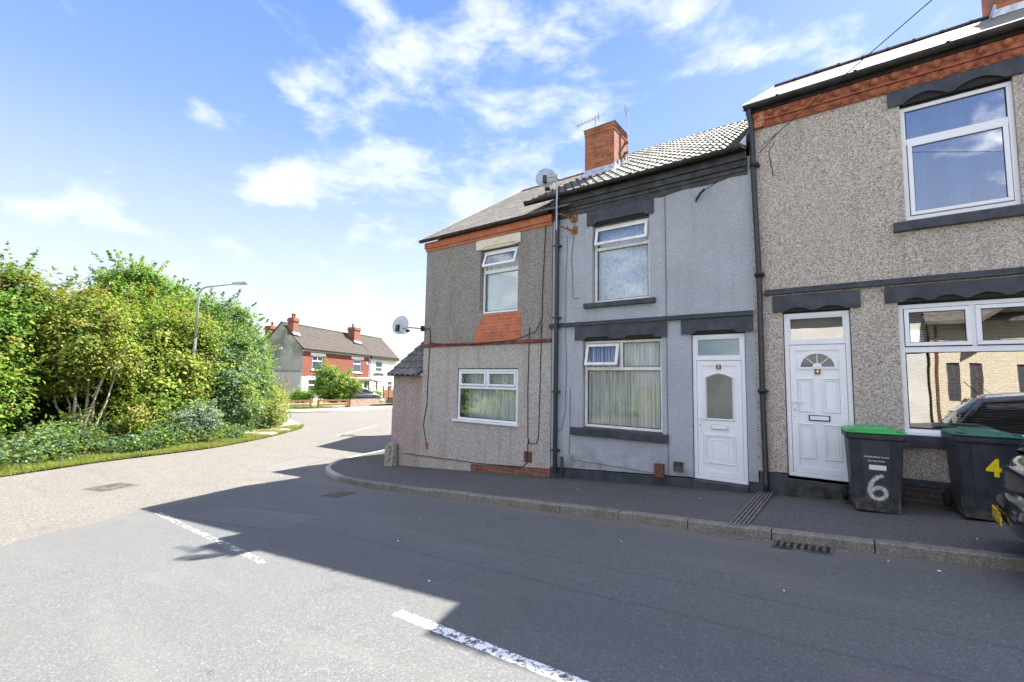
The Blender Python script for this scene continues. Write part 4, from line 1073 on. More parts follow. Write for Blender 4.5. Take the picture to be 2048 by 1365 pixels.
# side room against the gable, flush with the street
L0, L1 = -10.22, -9.04
w = MB(TF); w.hexa([(L0, 0, -2.6), (L1, 0, -2.6), (L1, 2.78, -2.6), (L0, 2.78, -2.6)], [(L0, 0, .15), (L1, 0, .15), (L1, 2.78, .15), (L0, 2.78, .15)])
w.add([(L0, 0, .15), (L0, 2.78, .15), (L0, 2.78, 2.25)], [(0, 1, 2)])
w.build('side_room_wall', 'pebbledash_pink', h1)
fb = MB(TF); fb.box(L0-.04, L1-.002, -.03, -.002, .09, .17); fb.build('fascia_board', 'cream_lintel', h1)
slope_roof(h1, TF, L0-.10, L1-.005, -.17, .10, 2.78, 2.37, .30, .035, .21, .035, 'pantile_old', 'side_room_roof')
# taller rear wing behind the side room
w = MB(TF); w.box(-11.2, -9.06, 2.8, 6.8, -2.7, 3.30); w.add([(-11.2, 2.8, 3.3), (-9.06, 2.8, 3.3), (-9.06, 4.8, 4.3), (-11.2, 4.8, 4.3), (-11.2, 6.8, 3.3), (-9.06, 6.8, 3.3)], [(0, 1, 2, 3), (3, 2, 5, 4), (0, 3, 4), (1, 5, 2)])
w.build('rear_wing', 'pale_render', h1)

# ================================================================== DISHES AND AERIALS
def dish(loc, yaw, tilt, rad, label, sky_mat='dish'):
    o = thing('satellite_dish', label, 'satellite dish', loc, 'satellite dishes on the terrace')
    T = Matrix.Translation(loc) @ Matrix.Rotation(yaw, 4, 'Z') @ Matrix.Rotation(tilt, 4, 'X')
    # dish faces -y in its own frame
    m = MB(T); m.sm = True; prof = [(rad*k/10, .28*rad*((k/10)**2)*-1) for k in range(11)]
    m.lathe([(r, h) for r, h in prof], 28, (0, 0, 0), 'y'); m.lathe([(r, h+.006) for r, h in prof], 28, (0, 0, 0), 'y')
    m.build('reflector', 'dish', o)
    rm = MB(T); pts = [(rad*math.cos(a), -.28*rad, rad*math.sin(a)) for a in [2*math.pi*k/28 for k in range(29)]]; rm.tube(pts, .006, 5, False); rm.build('rim', 'galvanised', o)
    a = MB(T); a.tube([(0, .0, -rad*.75), (0, -.28, -rad*.72), (0, -.46, -rad*.25)], .012, 6); a.box(-.04, .04, .0, .07, -rad*.8, -rad*.1); a.build('arm', 'black_metal', o)
    l = MB(T); l.lathe([(.0, -.48), (.028, -.48), (.032, -.44), (.022, -.37), (0, -.37)], 12, (0, 0, -rad*.18), 'y'); l.lathe([(.0, -.48), (.024, -.48), (.028, -.44), (.02, -.38), (0, -.38)], 12, (.06, 0, -rad*.20), 'y'); l.build('receiver', 'black_metal', o)
    return o, T
m, t = new_mat('dish'); p = t.pos()
vor = t.n('ShaderNodeTexChecker', i_Vector=p, i_Scale=160).outputs[1]
c = t.mix(t.mr(t.noise(p, 7, 4), .35, .7), (.36, .37, .38), (.24, .24, .24))
hole = t.vor(p, 95, 'Distance', 'F1', .1)
tr = t.n('ShaderNodeBsdfTransparent').outputs[0]; bs_ = t.pbsdf(c, .5, None, .4)
mx = t.n('ShaderNodeMixShader'); t.set(mx.inputs[0], t.mr(hole, .30, .42, 1.0, 0.35)); t.nt.links.new(bs_, mx.inputs[1]); t.nt.links.new(tr, mx.inputs[2])
t.out(mx.outputs[0]); M['dish'] = m
d1, T1 = dish((-4.93, 7.72, 4.28), R(-158), R(8), .215, 'mesh satellite dish on a tall pole above the gutter between the corner and grey houses')
pl = MB(); pl.tube([(-4.77, 7.93, 3.15), (-4.77, 7.93, 4.36)], .017, 8); pl.tube([(-4.77, 7.93, 4.30), (-4.90, 7.76, 4.26)], .016, 6); pl.box(-4.80, -4.74, 7.90, 7.96, 4.24, 4.34); pl.build('pole', 'galvanised', d1)
for zc in (3.46, 3.20):
    bk = MB(); bk.tube([(-4.77, 7.93, zc+.05), (-4.68, 8.0, zc+.03), (-4.60, 8.12, zc-.02), (-4.52, 8.26, zc)], .014, 6); bk.box(-4.57, -4.47, 8.255, 8.278, zc-.08, zc+.08); bk.tube([(-4.6, 8.05, zc+.04), (-4.56, 8.25, zc-.10)], .012, 5); bk.build('wall_bracket', 'rust', d1)
d2, T2 = dish((-9.50, 7.80, 1.44), R(-166), R(10), .25, 'mesh satellite dish on the corner of the house above the low tiled roof')
bk = MB(); bk.tube([(-9.46, 7.88, 1.33), (-9.30, 8.0, 1.36), (-9.08, 8.24, 1.35)], .016, 6); bk.box(-9.10, -9.05, 8.2, 8.30, 1.28, 1.42); bk.build('wall_bracket', 'black_metal', d2)

def yagi(base, h, dirv, boom, n, label, el=.10, vert=False, stay=True, mast_r=.018, lean=(0, 0)):
    o = thing('tv_aerial', label, 'aerial', base, 'television aerials on the roofs')
    b = Vector(base); top = b+Vector((lean[0], lean[1], h)); d = Vector(dirv).normalized()
    m = MB(); m.tube([b, top], mast_r, 6); m.build('mast', 'galvanised', o)
    side = Vector((-d.y, d.x, 0)).normalized() if not vert else Vector((0, 0, 1))
    m = MB(); c0 = top-Vector((0, 0, .05)); m.tube([c0-d*boom*.15, c0+d*boom*.85], .013, 5)
    for k in range(n):
        q = c0+d*boom*(-.1+.93*k/(n-1)); e = el*(1.2-.4*k/n); m.tube([q-side*e, q+side*e], .007, 4)
    for k in (-1, 0, 1): q = c0-d*boom*.15+Vector((0, 0, k*.06)); m.tube([q-side*el*1.3, q+side*el*1.3], .008, 4)
    m.build('antenna', 'lamp_grey', o)
    return o
CB = Vector((0, Y0, 0))
a1 = yagi((-4.82, Y0+1.55, 6.19), .42, (-1, -.30, -.30), .56, 9, 'thin comb shaped aerial at the left of the big brick chimney', .08)
a2 = yagi((-4.17, Y0+2.0, 5.35), 1.36, (.15, -1, .05), .32, 9, 'upright comb shaped aerial on the right side of the big brick chimney', .10, True)
bk = MB(); bk.box(-4.24, -4.15, Y0+1.97, Y0+2.03, 5.65, 5.70); bk.box(-4.24, -4.15, Y0+1.97, Y0+2.03, 5.90, 5.95); bk.build('bracket', 'rust', a2)
a3 = yagi((-8.9, Y0+8.5, 5.2), 1.95, (-.4, -1, .1), .5, 6, 'small aerial standing behind the ridge of the corner house', .16)
a4 = yagi((2.50, Y0+3.95, 7.9), 1.2, (-1, .1, .05), .30, 4, 'dark ladder shaped aerial beside the chimney at the top right corner', .12, True, mast_r=.02)

# overhead wire to number 4
wm = MB(); P0 = Vector((-1.02, Y0-.03, 3.97)); P1 = Vector((8.3, -1.05, 5.47)); pts = []
for i in range(25):
    q = i/24; s_ = P0+(P1-P0)*q; s_.z -= .10*4*q*(1-q); pts.append(s_)
wm.tube(pts, .006, 5); o = wm.build('overhead_wire', 'cable_black')
tag(o, 'thin black overhead wire running from the pebbledashed wall up across the sky', 'wire')
wm = MB(TF); wm.tube([(x, -.012, z) for x, z in droop([(-1.05, 3.88), (-.90, 4.02), (-.80, 4.12)], 9, .01)], .005, 4); wm.tube([(x, -.012, z) for x, z in droop([(-.84, 4.0), (-.92, 3.85), (-.90, 3.7), (-.86, 3.42)], 10, .012)], .005, 4)
wm.build('cable', 'cable_black', h4)

# concrete post at the corner
o = MB(); o.hexa([(-10.18, 8.06, -2.45), (-9.86, 8.06, -2.45), (-9.86, 8.24, -2.45), (-10.18, 8.24, -2.45)], [(-10.12, 8.10, -1.72), (-9.88, 8.10, -1.72), (-9.88, 8.22, -1.72), (-10.12, 8.22, -1.72)])
o.box(-10.16, -9.99, 8.03, 8.09, -2.45, -1.78)
o = o.build('concrete_post', 'concrete', bevel=.012); tag(o, 'short weathered concrete post standing against the foot of the corner wall', 'post')


# ================================================================== WHEELIE BINS
def rrect(hw, hd, r, z, n=5, cx=0, cy=0):
    pts = []
    for (sx, sy, a0) in ((1, -1, -math.pi/2), (1, 1, 0), (-1, 1, math.pi/2), (-1, -1, math.pi)):
        for k in range(n+1):
            a = a0+math.pi/2*k/n; pts.append((cx+sx*(hw-r)+r*math.cos(a), cy+sy*(hd-r)+r*math.sin(a), z))
    return pts
def loft(mb, secs, cap=True):
    n = len(secs[0]); vs = [p for s_ in secs for p in s_]; fs = []
    for i in range(len(secs)-1):
        for j in range(n): fs.append((i*n+j, i*n+(j+1) % n, (i+1)*n+(j+1) % n, (i+1)*n+j))
    if cap: fs += [tuple(range(n-1, -1, -1)), tuple((len(secs)-1)*n+j for j in range(n))]
    mb.add(vs, fs)
def wheelie_bin(loc, yaw, lid_mat, label, sc=1.0):
    o = thing('wheelie_bin', label, 'bin', loc, 'wheelie bins outside number 4')
    T = Matrix.Translation(loc) @ Matrix.Rotation(yaw, 4, 'Z') @ Matrix.Scale(sc, 4)
    m = MB(T); m.sm = True
    loft(m, [rrect(.222, .235, .05, .0, cy=.02), rrect(.234, .25, .05, .02, cy=.02), rrect(.240, .255, .05, .10, cy=.02), rrect(.275, .322, .05, .90, cy=0)])
    m.sm = False
    # vertical ribs framing the recessed front and sides
    for sx in (-1, 1):
        m.hexa([(sx*.175-.045, -.243, .03), (sx*.175+.045, -.243, .03), (sx*.175+.045, -.20, .03), (sx*.175-.045, -.20, .03)],
               [(sx*.205-.055, -.331, .89), (sx*.205+.055, -.331, .89), (sx*.205+.055, -.28, .89), (sx*.205-.055, -.28, .89)])
    m.hexa([(-.22, -.243, .0), (.22, -.243, .0), (.22, -.2, .0), (-.22, -.2, .0)], [(-.225, -.252, .075), (.225, -.252, .075), (.225, -.21, .075), (-.225, -.21, .075)])
    m.sm = True; loft(m, [rrect(.285, .335, .045, .885), rrect(.300, .352, .045, .895), rrect(.302, .355, .045, .955), rrect(.288, .34, .045, .96)])
    m.build('body', 'bin_black', o, bevel=.004)
    l = MB(T); l.sm = True
    loft(l, [rrect(.290, .345, .06, .962, cy=-.01), rrect(.306, .362, .06, .966, cy=-.01), rrect(.306, .362, .06, .985, cy=-.01), rrect(.292, .348, .07, .998, cy=0), rrect(.24, .28, .07, 1.010, cy=.02), rrect(.17, .18, .05, 1.012, cy=.07), rrect(.16, .17, .05, 1.032, cy=.07), rrect(.15, .16, .05, 1.036, cy=.07)])
    l.sm = False
    for sx in (-1, 1): l.box(sx*.235-.03, sx*.235+.03, -.365, -.28, .992, 1.012)
    l.box(-.20, .20, .335, .40, .97, 1.0)
    l.build('lid', lid_mat, o, bevel=.004)
    h = MB(T); h.tube([(-.24, .33, .93), (-.24, .41, .965), (.24, .41, .965), (.24, .33, .93)], .015, 8); h.build('handle', 'bin_black', o)
    ax = MB(T); ax.tube([(-.27, .27, .10), (.27, .27, .10)], .012, 8); ax.build('axle', 'galvanised', o)
    for sx in (-1, 1):
        w_ = MB(T); w_.sm = True; x = sx*.285
        w_.lathe([(0, -.028), (.06, -.03), (.085, -.03), (.10, -.02), (.102, 0), (.10, .02), (.085, .03), (.06, .03), (0, .028)], 20, (x, .27, .10), 'x'); wh = w_.build('wheel', 'rubber', o)
    return o, T
def front_y(z): return -.25-(z-.10)*(.322-.255-.02+.02)/.80-.002-.003
zb6 = gnd(.26)
b6, T6 = wheelie_bin((.225, 7.80, zb6), R(5), 'bin_bright_green', 'black wheelie bin with a bright green lid and a sprayed white 6', 1.02)
b4, T4 = wheelie_bin((1.255, 7.84, gnd(1.3)), R(3), 'bin_dark_green', 'black wheelie bin with a dark green lid and a yellow number 4', .985)
tilt_f = math.atan((.322-.235)/.90)
def on_front(x, z):    # point on the bin's front face, slightly proud
    return Vector((x, -.215-(z)*(.322-.215)/.90-.010, z))
RF = Matrix.Rotation(math.pi/2+tilt_f, 4, 'X')
def text_on(T, body, size, x, z, mat, parent, name, bold=0, sx=1):
    cu = bpy.data.curves.new(name, 'FONT'); cu.body = body; cu.size = size; cu.extrude = .0015; cu.align_x = 'CENTER'; cu.align_y = 'CENTER'; cu.offset = bold; cu.materials.append(M[mat])
    tmp = bpy.data.objects.new('tmpc', cu); COL.objects.link(tmp); dg = bpy.context.evaluated_depsgraph_get(); dg.update()
    me = bpy.data.meshes.new_from_object(tmp.evaluated_get(dg)); bpy.data.objects.remove(tmp)
    me.transform(T @ Matrix.Translation(on_front(x, z)) @ RF @ Matrix.Diagonal((sx, 1, 1, 1)))
    o = bpy.data.objects.new(name, me); COL.objects.link(o); o.parent = parent; o.matrix_parent_inverse = Matrix.Translation(-Vector(parent.location)); return o
text_on(T6, 'Ashfield District Council', .0245, 0.0, .675, 'print_white', b6, 'council_lettering', .0006, 1.0)
text_on(T6, 'No Hot Ashes', .027, 0.0, .625, 'print_white', b6, 'warning_lettering', .0006, 1.05)
def patch(T, x0, x1, z0, z1, mat, parent, name):
    m = MB(T); q = [on_front(x, z) for x, z in ((x0, z0), (x1, z0), (x1, z1), (x0, z1))]; d_ = Vector((0, -.002, 0)); m.hexa([q[0], q[1], q[2], q[3]], [p_+d_ for p_ in q]); return m.build(name, mat, parent)
patch(T6, -.075, .095, .515, .575, 'sticker_white', b6, 'blank_sticker')
text_on(T4, '4', .27, .035, .60, 'decal_yellow', b4, 'yellow_number', .012, .85)
# sprayed 6: a hand drawn band of patchy paint
m, t = new_mat('spray_paint'); p = t.pos()
ao = t.n('ShaderNodeAttribute', attribute_name='edge').outputs['Fac']
f = t.m('MULTIPLY', t.mr(t.noise(p, 55, 4, .7), .25, .62), t.mr(ao, 0.0, .75), clamp=True)
bs_ = t.pbsdf((.62, .62, .60), .7); tr = t.n('ShaderNodeBsdfTransparent').outputs[0]
mx = t.n('ShaderNodeMixShader'); t.set(mx.inputs[0], f); t.nt.links.new(tr, mx.inputs[1]); t.nt.links.new(bs_, mx.inputs[2]); t.out(mx.outputs[0]); M['spray_paint'] = m
path6 = [(.075, .435), (.035, .44), (-.02, .40), (-.06, .33), (-.075, .25), (-.05, .18), (.0, .155), (.055, .17), (.085, .22), (.07, .275), (.02, .30), (-.035, .275), (-.065, .23)]
P6 = smooth_path(path6, 5); vs = []; fs = []; ed = []
wd = .038; NA = 6
for i, q in enumerate(P6):
    tt = (P6[min(i+1, len(P6)-1)]-P6[max(i-1, 0)]).normalized(); nn = Vector((-tt.y, tt.x))
    for k in range(NA+1):
        s_ = (k/NA-.5)*2; pp = q+nn*s_*wd; v_ = T6 @ (on_front(pp.x, pp.y)+Vector((0, -.0008-.0001*i, 0))); vs.append(tuple(v_)); ed.append(max(0, 1-abs(s_))*(min(1, (i+1)/4, (len(P6)-i)/4)))
for i in range(len(P6)-1):
    for k in range(NA): fs.append((i*(NA+1)+k, i*(NA+1)+k+1, (i+1)*(NA+1)+k+1, (i+1)*(NA+1)+k))
me = bpy.data.meshes.new('painted_number'); me.from_pydata(vs, [], fs); me.materials.append(M['spray_paint'])
at_ = me.attributes.new('edge', 'FLOAT', 'POINT'); at_.data.foreach_set('value', ed)
o = bpy.data.objects.new('painted_number', me); COL.objects.link(o); o.parent = b6; o.matrix_parent_inverse = Matrix.Translation(-Vector(b6.location))

# ================================================================== CARS
def make_car(loc, yaw, paint, label, rear_plate=None, scale=1.0):
    """hatchback, length along +x (nose at +x), rear at x=0"""
    o = thing('parked_car', label, 'car', loc)
    T = Matrix.Translation(loc) @ Matrix.Rotation(yaw, 4, 'Z') @ Matrix.Scale(scale, 4)
    L = 3.9
    # station: x, half width at waist, z bottom, z waist(belt), z of deck, squareness
    st = [(0.00, .52, .42, .60, .74), (.03, .66, .30, .66, .84), (.12, .76, .24, .72, .93), (.30, .80, .20, .76, .97), (.8, .825, .18, .78, .95), (1.6, .83, .17, .76, .92), (2.4, .83, .17, .74, .92),
          (2.9, .82, .17, .72, .90), (3.3, .79, .19, .68, .84), (3.65, .72, .22, .62, .74), (3.84, .60, .26, .54, .62), (3.9, .45, .32, .48, .54)]
    secs = []
    for (x, hw, zb, zw, zd) in st:
        half = [(0, zb), (hw*.55, zb), (hw*.90, zb+.03), (hw*.985, zb+.14), (hw, zw-.10), (hw*.985, zw), (hw*.93, zd-.05), (hw*.80, zd), (hw*.4, zd+.012), (0, zd+.015)]
        full = [(x, -y, z) for (y, z) in half]+[(x, y, z) for (y, z) in half[-2:0:-1]]
        secs.append(full)
    b = MB(T); b.sm = True; loft(b, secs)
    body = b.build('body', paint, o)
    sub = body.modifiers.new('s', 'SUBSURF'); sub.levels = 1; sub.render_levels = 2
    cab = [(.16, .60, .94, .94), (.26, .66, .90, 1.16), (.50, .68, .90, 1.38), (1.1, .69, .90, 1.46), (1.7, .69, .90, 1.46), (2.2, .67, .90, 1.38), (2.65, .66, .88, 1.12), (2.98, .64, .86, .90)]
    secs = []
    for (x, hw, zb, zr) in cab:
        tw = hw-(zr-zb)*.30
        half = [(0, zb), (hw+.10, zb), (hw+.095, zb+.02), ((hw+.09+tw)/2, (zb+zr)/2), (tw, zr-.03), (tw*.85, zr), (0, zr+.012)]
        secs.append([(x, -y, z) for (y, z) in half]+[(x, y, z) for (y, z) in half[-2:0:-1]])
    c_ = MB(T); c_.sm = True; loft(c_, secs); g = c_.build('windows', 'car_glass', o)
    # roof skin and pillars
    r_ = MB(T); r_.sm = True
    rs = []
    for (x, hw, zb, zr) in cab[1:-1]:
        tw = hw-(zr-zb)*.30
        half = [(0, zr+.022), (tw*.85, zr+.012), (tw+.006, zr-.025), (tw+.02, zr-.06)]
        rs.append([(x, -y, z) for (y, z) in half[::-1]]+[(x, y, z) for (y, z) in half[1:]])
    n = len(rs[0]); vs = [p_ for s_ in rs for p_ in s_]; fs = [(i*n+j, i*n+j+1, (i+1)*n+j+1, (i+1)*n+j) for i in range(len(rs)-1) for j in range(n-1)]
    r_.add(vs, fs)
    for sy in (-1, 1):
        for (xa, xb, za, zb2, ya, yb) in ((2.98, 2.2, .90, 1.38, .73, .56), (1.45, 1.50, .92, 1.45, .78, .545), (.20, .52, .95, 1.38, .72, .56)):
            r_.tube([(xa, sy*(ya+.01), za), (xb, sy*(yb+.012), zb2)], .035, 6)
    r_.build('roof', paint, o)
    for sx, x in ((0, .68), (1, 3.12)):
        for sy in (-1, 1):
            w_ = MB(T); w_.sm = True; w_.lathe([(.0, -.10), (.22, -.10), (.285, -.095), (.31, -.07), (.315, 0), (.31, .07), (.285, .095), (.22, .10)], 28, (x, sy*.75, .315), 'y'); wh = w_.build('wheel', 'rubber', o)
            w_ = MB(T); w_.lathe([(0, .0), (.05, .012), (.06, -.01), (.19, .0), (.20, .015), (.215, .02)] if sy > 0 else [(0, 0), (.05, -.012), (.06, .01), (.19, 0), (.20, -.015), (.215, -.02)], 20, (x, sy*.845, .315), 'y'); w_.build('rim', 'alloy', wh)
        for sy in (-1, 1):
            a = MB(T); pts = [(x+.37*math.cos(q), sy*.835, .32+.37*math.sin(q)) for q in [math.pi*k/12 for k in range(13)]]
            a.prism([(p_[0], p_[2]) for p_ in pts], sy*.80, sy*.838); a.build('wheel_arch', 'gasket', o)
    # rear and front lamps
    for sy in (-1, 1):
        l = MB(T); l.sm = True; l.lathe([(.0, -.035), (.06, -.030), (.085, -.01), (.09, .03)], 20, (.075, sy*.52, .70), 'x'); tl2 = l.build('tail_lamp', 'lamp_glass', o)
        l = MB(T); l.sm = True; l.lathe([(.088, -.018), (.10, -.012), (.104, .02)], 20, (.075, sy*.52, .70), 'x'); l.build('lamp_ring', 'chrome', tl2)
        l = MB(T); l.sm = True; l.lathe([(.0, .04), (.09, .03), (.12, 0), (.125, -.05)], 20, (3.74, sy*.50, .58), 'x'); l.build('headlight', 'lamp_glass', o)
        mr_ = MB(T); mr_.sm = True; loft(mr_, [rrect(.03, .05, .02, .93, cx=2.35, cy=sy*.90), rrect(.06, .09, .03, .96, cx=2.35, cy=sy*.91), rrect(.06, .09, .03, 1.05, cx=2.35, cy=sy*.91), rrect(.03, .05, .02, 1.08, cx=2.35, cy=sy*.90)]); mr_.build('mirror', paint, o)
    bp = MB(T); bp.sm = True
    prof = [(.66, .10), (.64, .03), (.60, -.045), (.54, -.085), (.46, -.10), (.38, -.095), (.31, -.06), (.25, .02), (.20, .14)]
    vs = []; NY = 16
    for (z, xz) in prof:
        for k in range(NY+1):
            y = -.845+1.69*k/NY; q_ = abs(y)/.845
            vs.append((xz+.10*q_**2+.34*q_**7, y*(1-.02*(z < .3)), z))
    bp.add(vs, [(i_*(NY+1)+k, i_*(NY+1)+k+1, (i_+1)*(NY+1)+k+1, (i_+1)*(NY+1)+k) for i_ in range(len(prof)-1) for k in range(NY)])
    bo = bp.build('rear_bumper', paint, o)
    for sy in (-1, 1):
        rl = MB(T); rl.sm = True; rl.lathe([(0, -.015), (.045, -.012), (.055, .01)], 16, (-.02, sy*.42, .34), 'x'); rl.build('reflector', 'lamp_glass', bo)
    if rear_plate:
        y, z = rear_plate; q = MB(T @ Matrix.Translation((-.105+.10*(abs(y)/.845)**2, y, z)) @ Matrix.Rotation(R(-3), 4, 'Z')); q.box(-.012, .0, -.20, .20, -.055, .055); q.build('number_plate', 'plate_yellow', o, bevel=.004)
    an = MB(T); an.tube([(.62, 0, 1.42), (.40, 0, 1.68)], .006, 5); an.build('antenna', 'rubber', o)
    return o, T
m, t = new_mat('car_glass'); t.out(t.pbsdf((.012, .014, .015), .04, None, .7)); M['car_glass'] = m
m, t = new_mat('lamp_glass'); p = t.pos(); t.out(t.pbsdf(t.mix(t.mr(t.noise(p, 30, 2), .4, .6), (.55, .56, .56), (.18, .18, .19)), .10, None, .7, coat=1.0)); M['lamp_glass'] = m
m, t = new_mat('plate_yellow'); p = t.pos(); t.out(t.pbsdf(t.mix(t.mr(t.noise(p, 20, 2), .47, .62), (.85, .55, .02), (.14, .09, .02)), .35)); M['plate_yellow'] = m
cb, TC = make_car((1.165, 6.0, Gz(1.5, 6.0)+.03), R(0), 'car_black', 'glossy black car with a yellow number plate cut by the right edge of the picture', (.12, .40))
cs_, _ = make_car((2.35, -.35, Gz(2.3, -.4)), R(2), 'car_silver', 'silver car parked across the side street beside the camera, mirrored in the number 4 window')
cg, _ = make_car((-39.6, 25.9, -2.36), R(80), 'car_grey', 'dark grey car parked behind the low brown garden wall by the white house')

# ================================================================== STREET LAMP
lp = (-21.39, 7.16, -2.5)
sl_ = thing('street_lamp', 'tall grey street lamp with a curved arm rising out of the roadside trees', 'street lamp', lp)
c_ = MB(); c_.sm = True
c_.lathe([(.085, 0), (.085, 1.2), (.06, 1.3), (.055, 2.4), (.055, 4.0)], 14, lp); top = Vector(lp)+Vector((0, 0, 4.0))
c_.build('lower_column', 'lamp_grey', sl_)
c_ = MB(); c_.sm = True
tz = 3.62
arm = [(lp[0], lp[1], lp[2]+3.9), (lp[0], lp[1], 3.15), (lp[0]+.02, lp[1]+.012, 3.38), (lp[0]+.10, lp[1]+.07, 3.55), (lp[0]+.24, lp[1]+.18, 3.63), (lp[0]+1.15, lp[1]+.85, 3.78)]
c_.tube(arm, [.048, .042, .04, .038, .036, .03], 10); c_.build('upper_column', 'lamp_grey', sl_)
hd = MB(Matrix.Translation((lp[0]+1.10, lp[1]+.82, 3.80)) @ Matrix.Rotation(math.atan2(.85, 1.15), 4, 'Z') @ Matrix.Rotation(R(-3), 4, 'Y')); hd.sm = True
hd.hexa([(0, -.07, -.05), (.62, -.10, -.03), (.62, .10, -.03), (0, .07, -.05)], [(0, -.05, .05), (.56, -.06, .06), (.56, .06, .06), (0, .05, .05)]); hd.build('lantern', 'lamp_grey', sl_, bevel=.02, smooth=False)
hd = MB(hd.T); hd.box(.12, .55, -.07, .07, -.065, -.04); hd.build('lamp_glass', 'cream_lintel', sl_)

# ================================================================== FAR HOUSES
uF = Vector((-.3705, .9288, 0)); vF = Vector((-.9288, -.3705, 0))
TH = Matrix(((uF.x, vF.x, 0, -44.2), (uF.y, vF.y, 0, 24.2), (0, 0, 1, 0), (0, 0, 0, 1)))   # local: x along the facade, y into the house
fh = thing('semi_detached_house', 'red brick house across the road with a grey rendered gable end and white lintels', 'house', (-44.2, 24.2, -2.6), 'houses across the main road')
HW, HD_, RV, RZ, EZ = 12.32, 5.4, 2.68, 5.62, 2.92
w = MB(TH); wall_holes(w, 0, HW, .1, .1, EZ, [(1.60, 3.33, .78, 2.25), (8.80, 10.55, .68, 2.24)]); w.build('front_wall', 'far_brick', fh)
w = MB(TH); wall_holes(w, 0, HW, -3.2, -3.2, .10, [(1.15, 3.6, -1.9, -.22)]); w.build('lower_front_wall', 'pale_render', fh)
w = MB(TH); g_ = [(0, -3.2), (0, EZ), (RV, RZ), (4.0, 4.1), (HD_, 2.62), (HD_+.2, -3.2)]
w.add([(0, y, z) for y, z in g_]+[(.25, y, z) for y, z in g_], [tuple(range(6)), tuple(range(11, 5, -1))]+[(i, (i+1) % 6, (i+1) % 6+6, i+6) for i in range(6)])
w.add([(HW, y, z) for y, z in g_], [tuple(range(6))]); w.quad((0, HD_, -3.2), (HW, HD_, -3.2), (HW, HD_, 2.62), (0, HD_, 2.62)); w.quad((.3, .6, -2.5), (HW, .6, -2.5), (HW, 5, -2.5), (.3, 5, -2.5))
w.build('gable_wall', 'grey_render', fh)
b_ = MB(TH); b_.box(-.05, .0, .05, HD_, .56, .62); b_.build('render_bead', 'dark_stone', fh)
def far_roof(house, x0, x1, zr0, zr1, mat):
    slope_roof(house, TH, x0, x1, -.22, EZ+.0, RV, (zr0+zr1)/2, .28, 0, .2, .018, mat, 'roof')
    slope_roof(house, TH, x0, x1, HD_+.2, 2.5, RV, (zr0+zr1)/2, .5, 0, .2, .018, mat, 'roof')
far_roof(fh, -.12, HW, RZ, RZ, 'tile_brown'); ridge_tiles(fh, TH, -.12, HW, RV, RZ+.03, 'tile_brown', .10)
g_ = MB(TH); g_.box(-.1, HW, -.34, -.22, 2.80, 2.92); g_.build('gutter', 'gutter_black', fh)
g_ = MB(TH); x = .1
while x < HW: g_.box(x, x+.14, -.10, -.002, 2.64, 2.76); x += .33
g_.build('dentil_course', 'white_render', fh)
for (a, b, z0_, z1_) in ((1.29, 3.62, 2.26, 2.56), (8.36, 10.95, 2.25, 2.56)):
    l = MB(TH); l.box(a, b, -.05, .1, z0_, z1_); l.build('lintel', 'white_render', fh)
l = MB(TH); l.box(.95, 4.2, -.05, .1, -.21, .12); l.build('lintel', 'white_render', fh)
def far_window(house, x0, x1, z0, z1, tr, mull=True, ddy=0.0):
    f = MB(TH); frame_bars(f, x0, x1, z0, z1, .10, .06, .12); f.box(x0+.1, x1-.1, .062, .118, tr-.05, tr+.05)
    if mull: f.box((x0+x1)/2-.04, (x0+x1)/2+.04, .062, .118, tr+.05, z1-.1)
    f.box(x0-.12, x1+.12, -.08, .06, z0-.10, z0); wn = f.build('window', 'white_plastic', house)
    g = MB(TH); g.box(x0+.1, x1-.1, .09, .095, z0+.1, z1-.1); g.build('pane', 'pane_dark', wn)
    c_ = MB(TH); c_.box(x0+.12, x0+.5, .13, .14, z0+.1, z1-.1); c_.box(x1-.45, x1-.12, .13, .14, z0+.1, z1-.1)
    return wn
far_window(fh, 1.60, 3.33, .80, 2.25, 1.72); far_window(fh, 8.80, 10.55, .68, 2.24, 1.72, False); far_window(fh, 1.15, 3.6, -1.9, -.22, -.80)
# white corner pipe and band at the right of the red house
l = MB(TH); l.box(12.18, 12.30, -.04, .0, -.05, 2.6); l.box(6.9, 12.18, -.04, .0, -.05, .10); l.build('white_trim', 'white_render', fh)
l = MB(TH); l.lathe([(0, -.08), (.16, -.08), (.18, 0)], 6, (11.7, 0, 1.86), 'y'); l.build('alarm_box', 'white_render', fh)
dp = MB(TH); dp.tube([(12.33, -.12, 2.85), (12.33, -.06, 2.5), (12.33, -.06, -2.4)], .05, 6); dp.build('downpipe', 'black_pipe', fh)
# bay and porch roof
pr_ = MB(TH); pr_.hexa([(6.9, -1.15, -.38), (12.55, -1.15, -.38), (12.55, 0, -.38), (6.9, 0, -.38)], [(6.9, -1.15, -.28), (12.55, -1.15, -.28), (12.55, 0, .02), (6.9, 0, .02)]); pr_.build('porch_roof', 'tile_brown', fh)
pr_ = MB(TH); pr_.box(6.95, 9.6, -1.0, 0, -3.0, -2.0); pr_.box(6.95, 7.15, -1.0, 0, -2.0, -.39); pr_.box(9.4, 9.6, -1.0, 0, -2, -.39); pr_.build('bay_wall', 'white_render', fh)
pr_ = MB(TH); pr_.box(7.15, 9.4, -.95, -.90, -2.0, -.39); pr_.build('bay_window', 'pane_dark', fh)
pr_ = MB(TH); pr_.box(9.95, 12.3, .02, .10, -3.0, -.39); pr_.build('porch_recess', 'gasket', fh)
pr_ = MB(TH); pr_.box(9.95, 10.05, -1.1, -1.0, -3.0, -.39); pr_.build('porch_post', 'black_metal', fh)
pr_ = MB(TH); pr_.box(12.38, 12.50, -1.1, -.98, -3.0, -.39); pr_.build('porch_post', 'black_metal', fh)
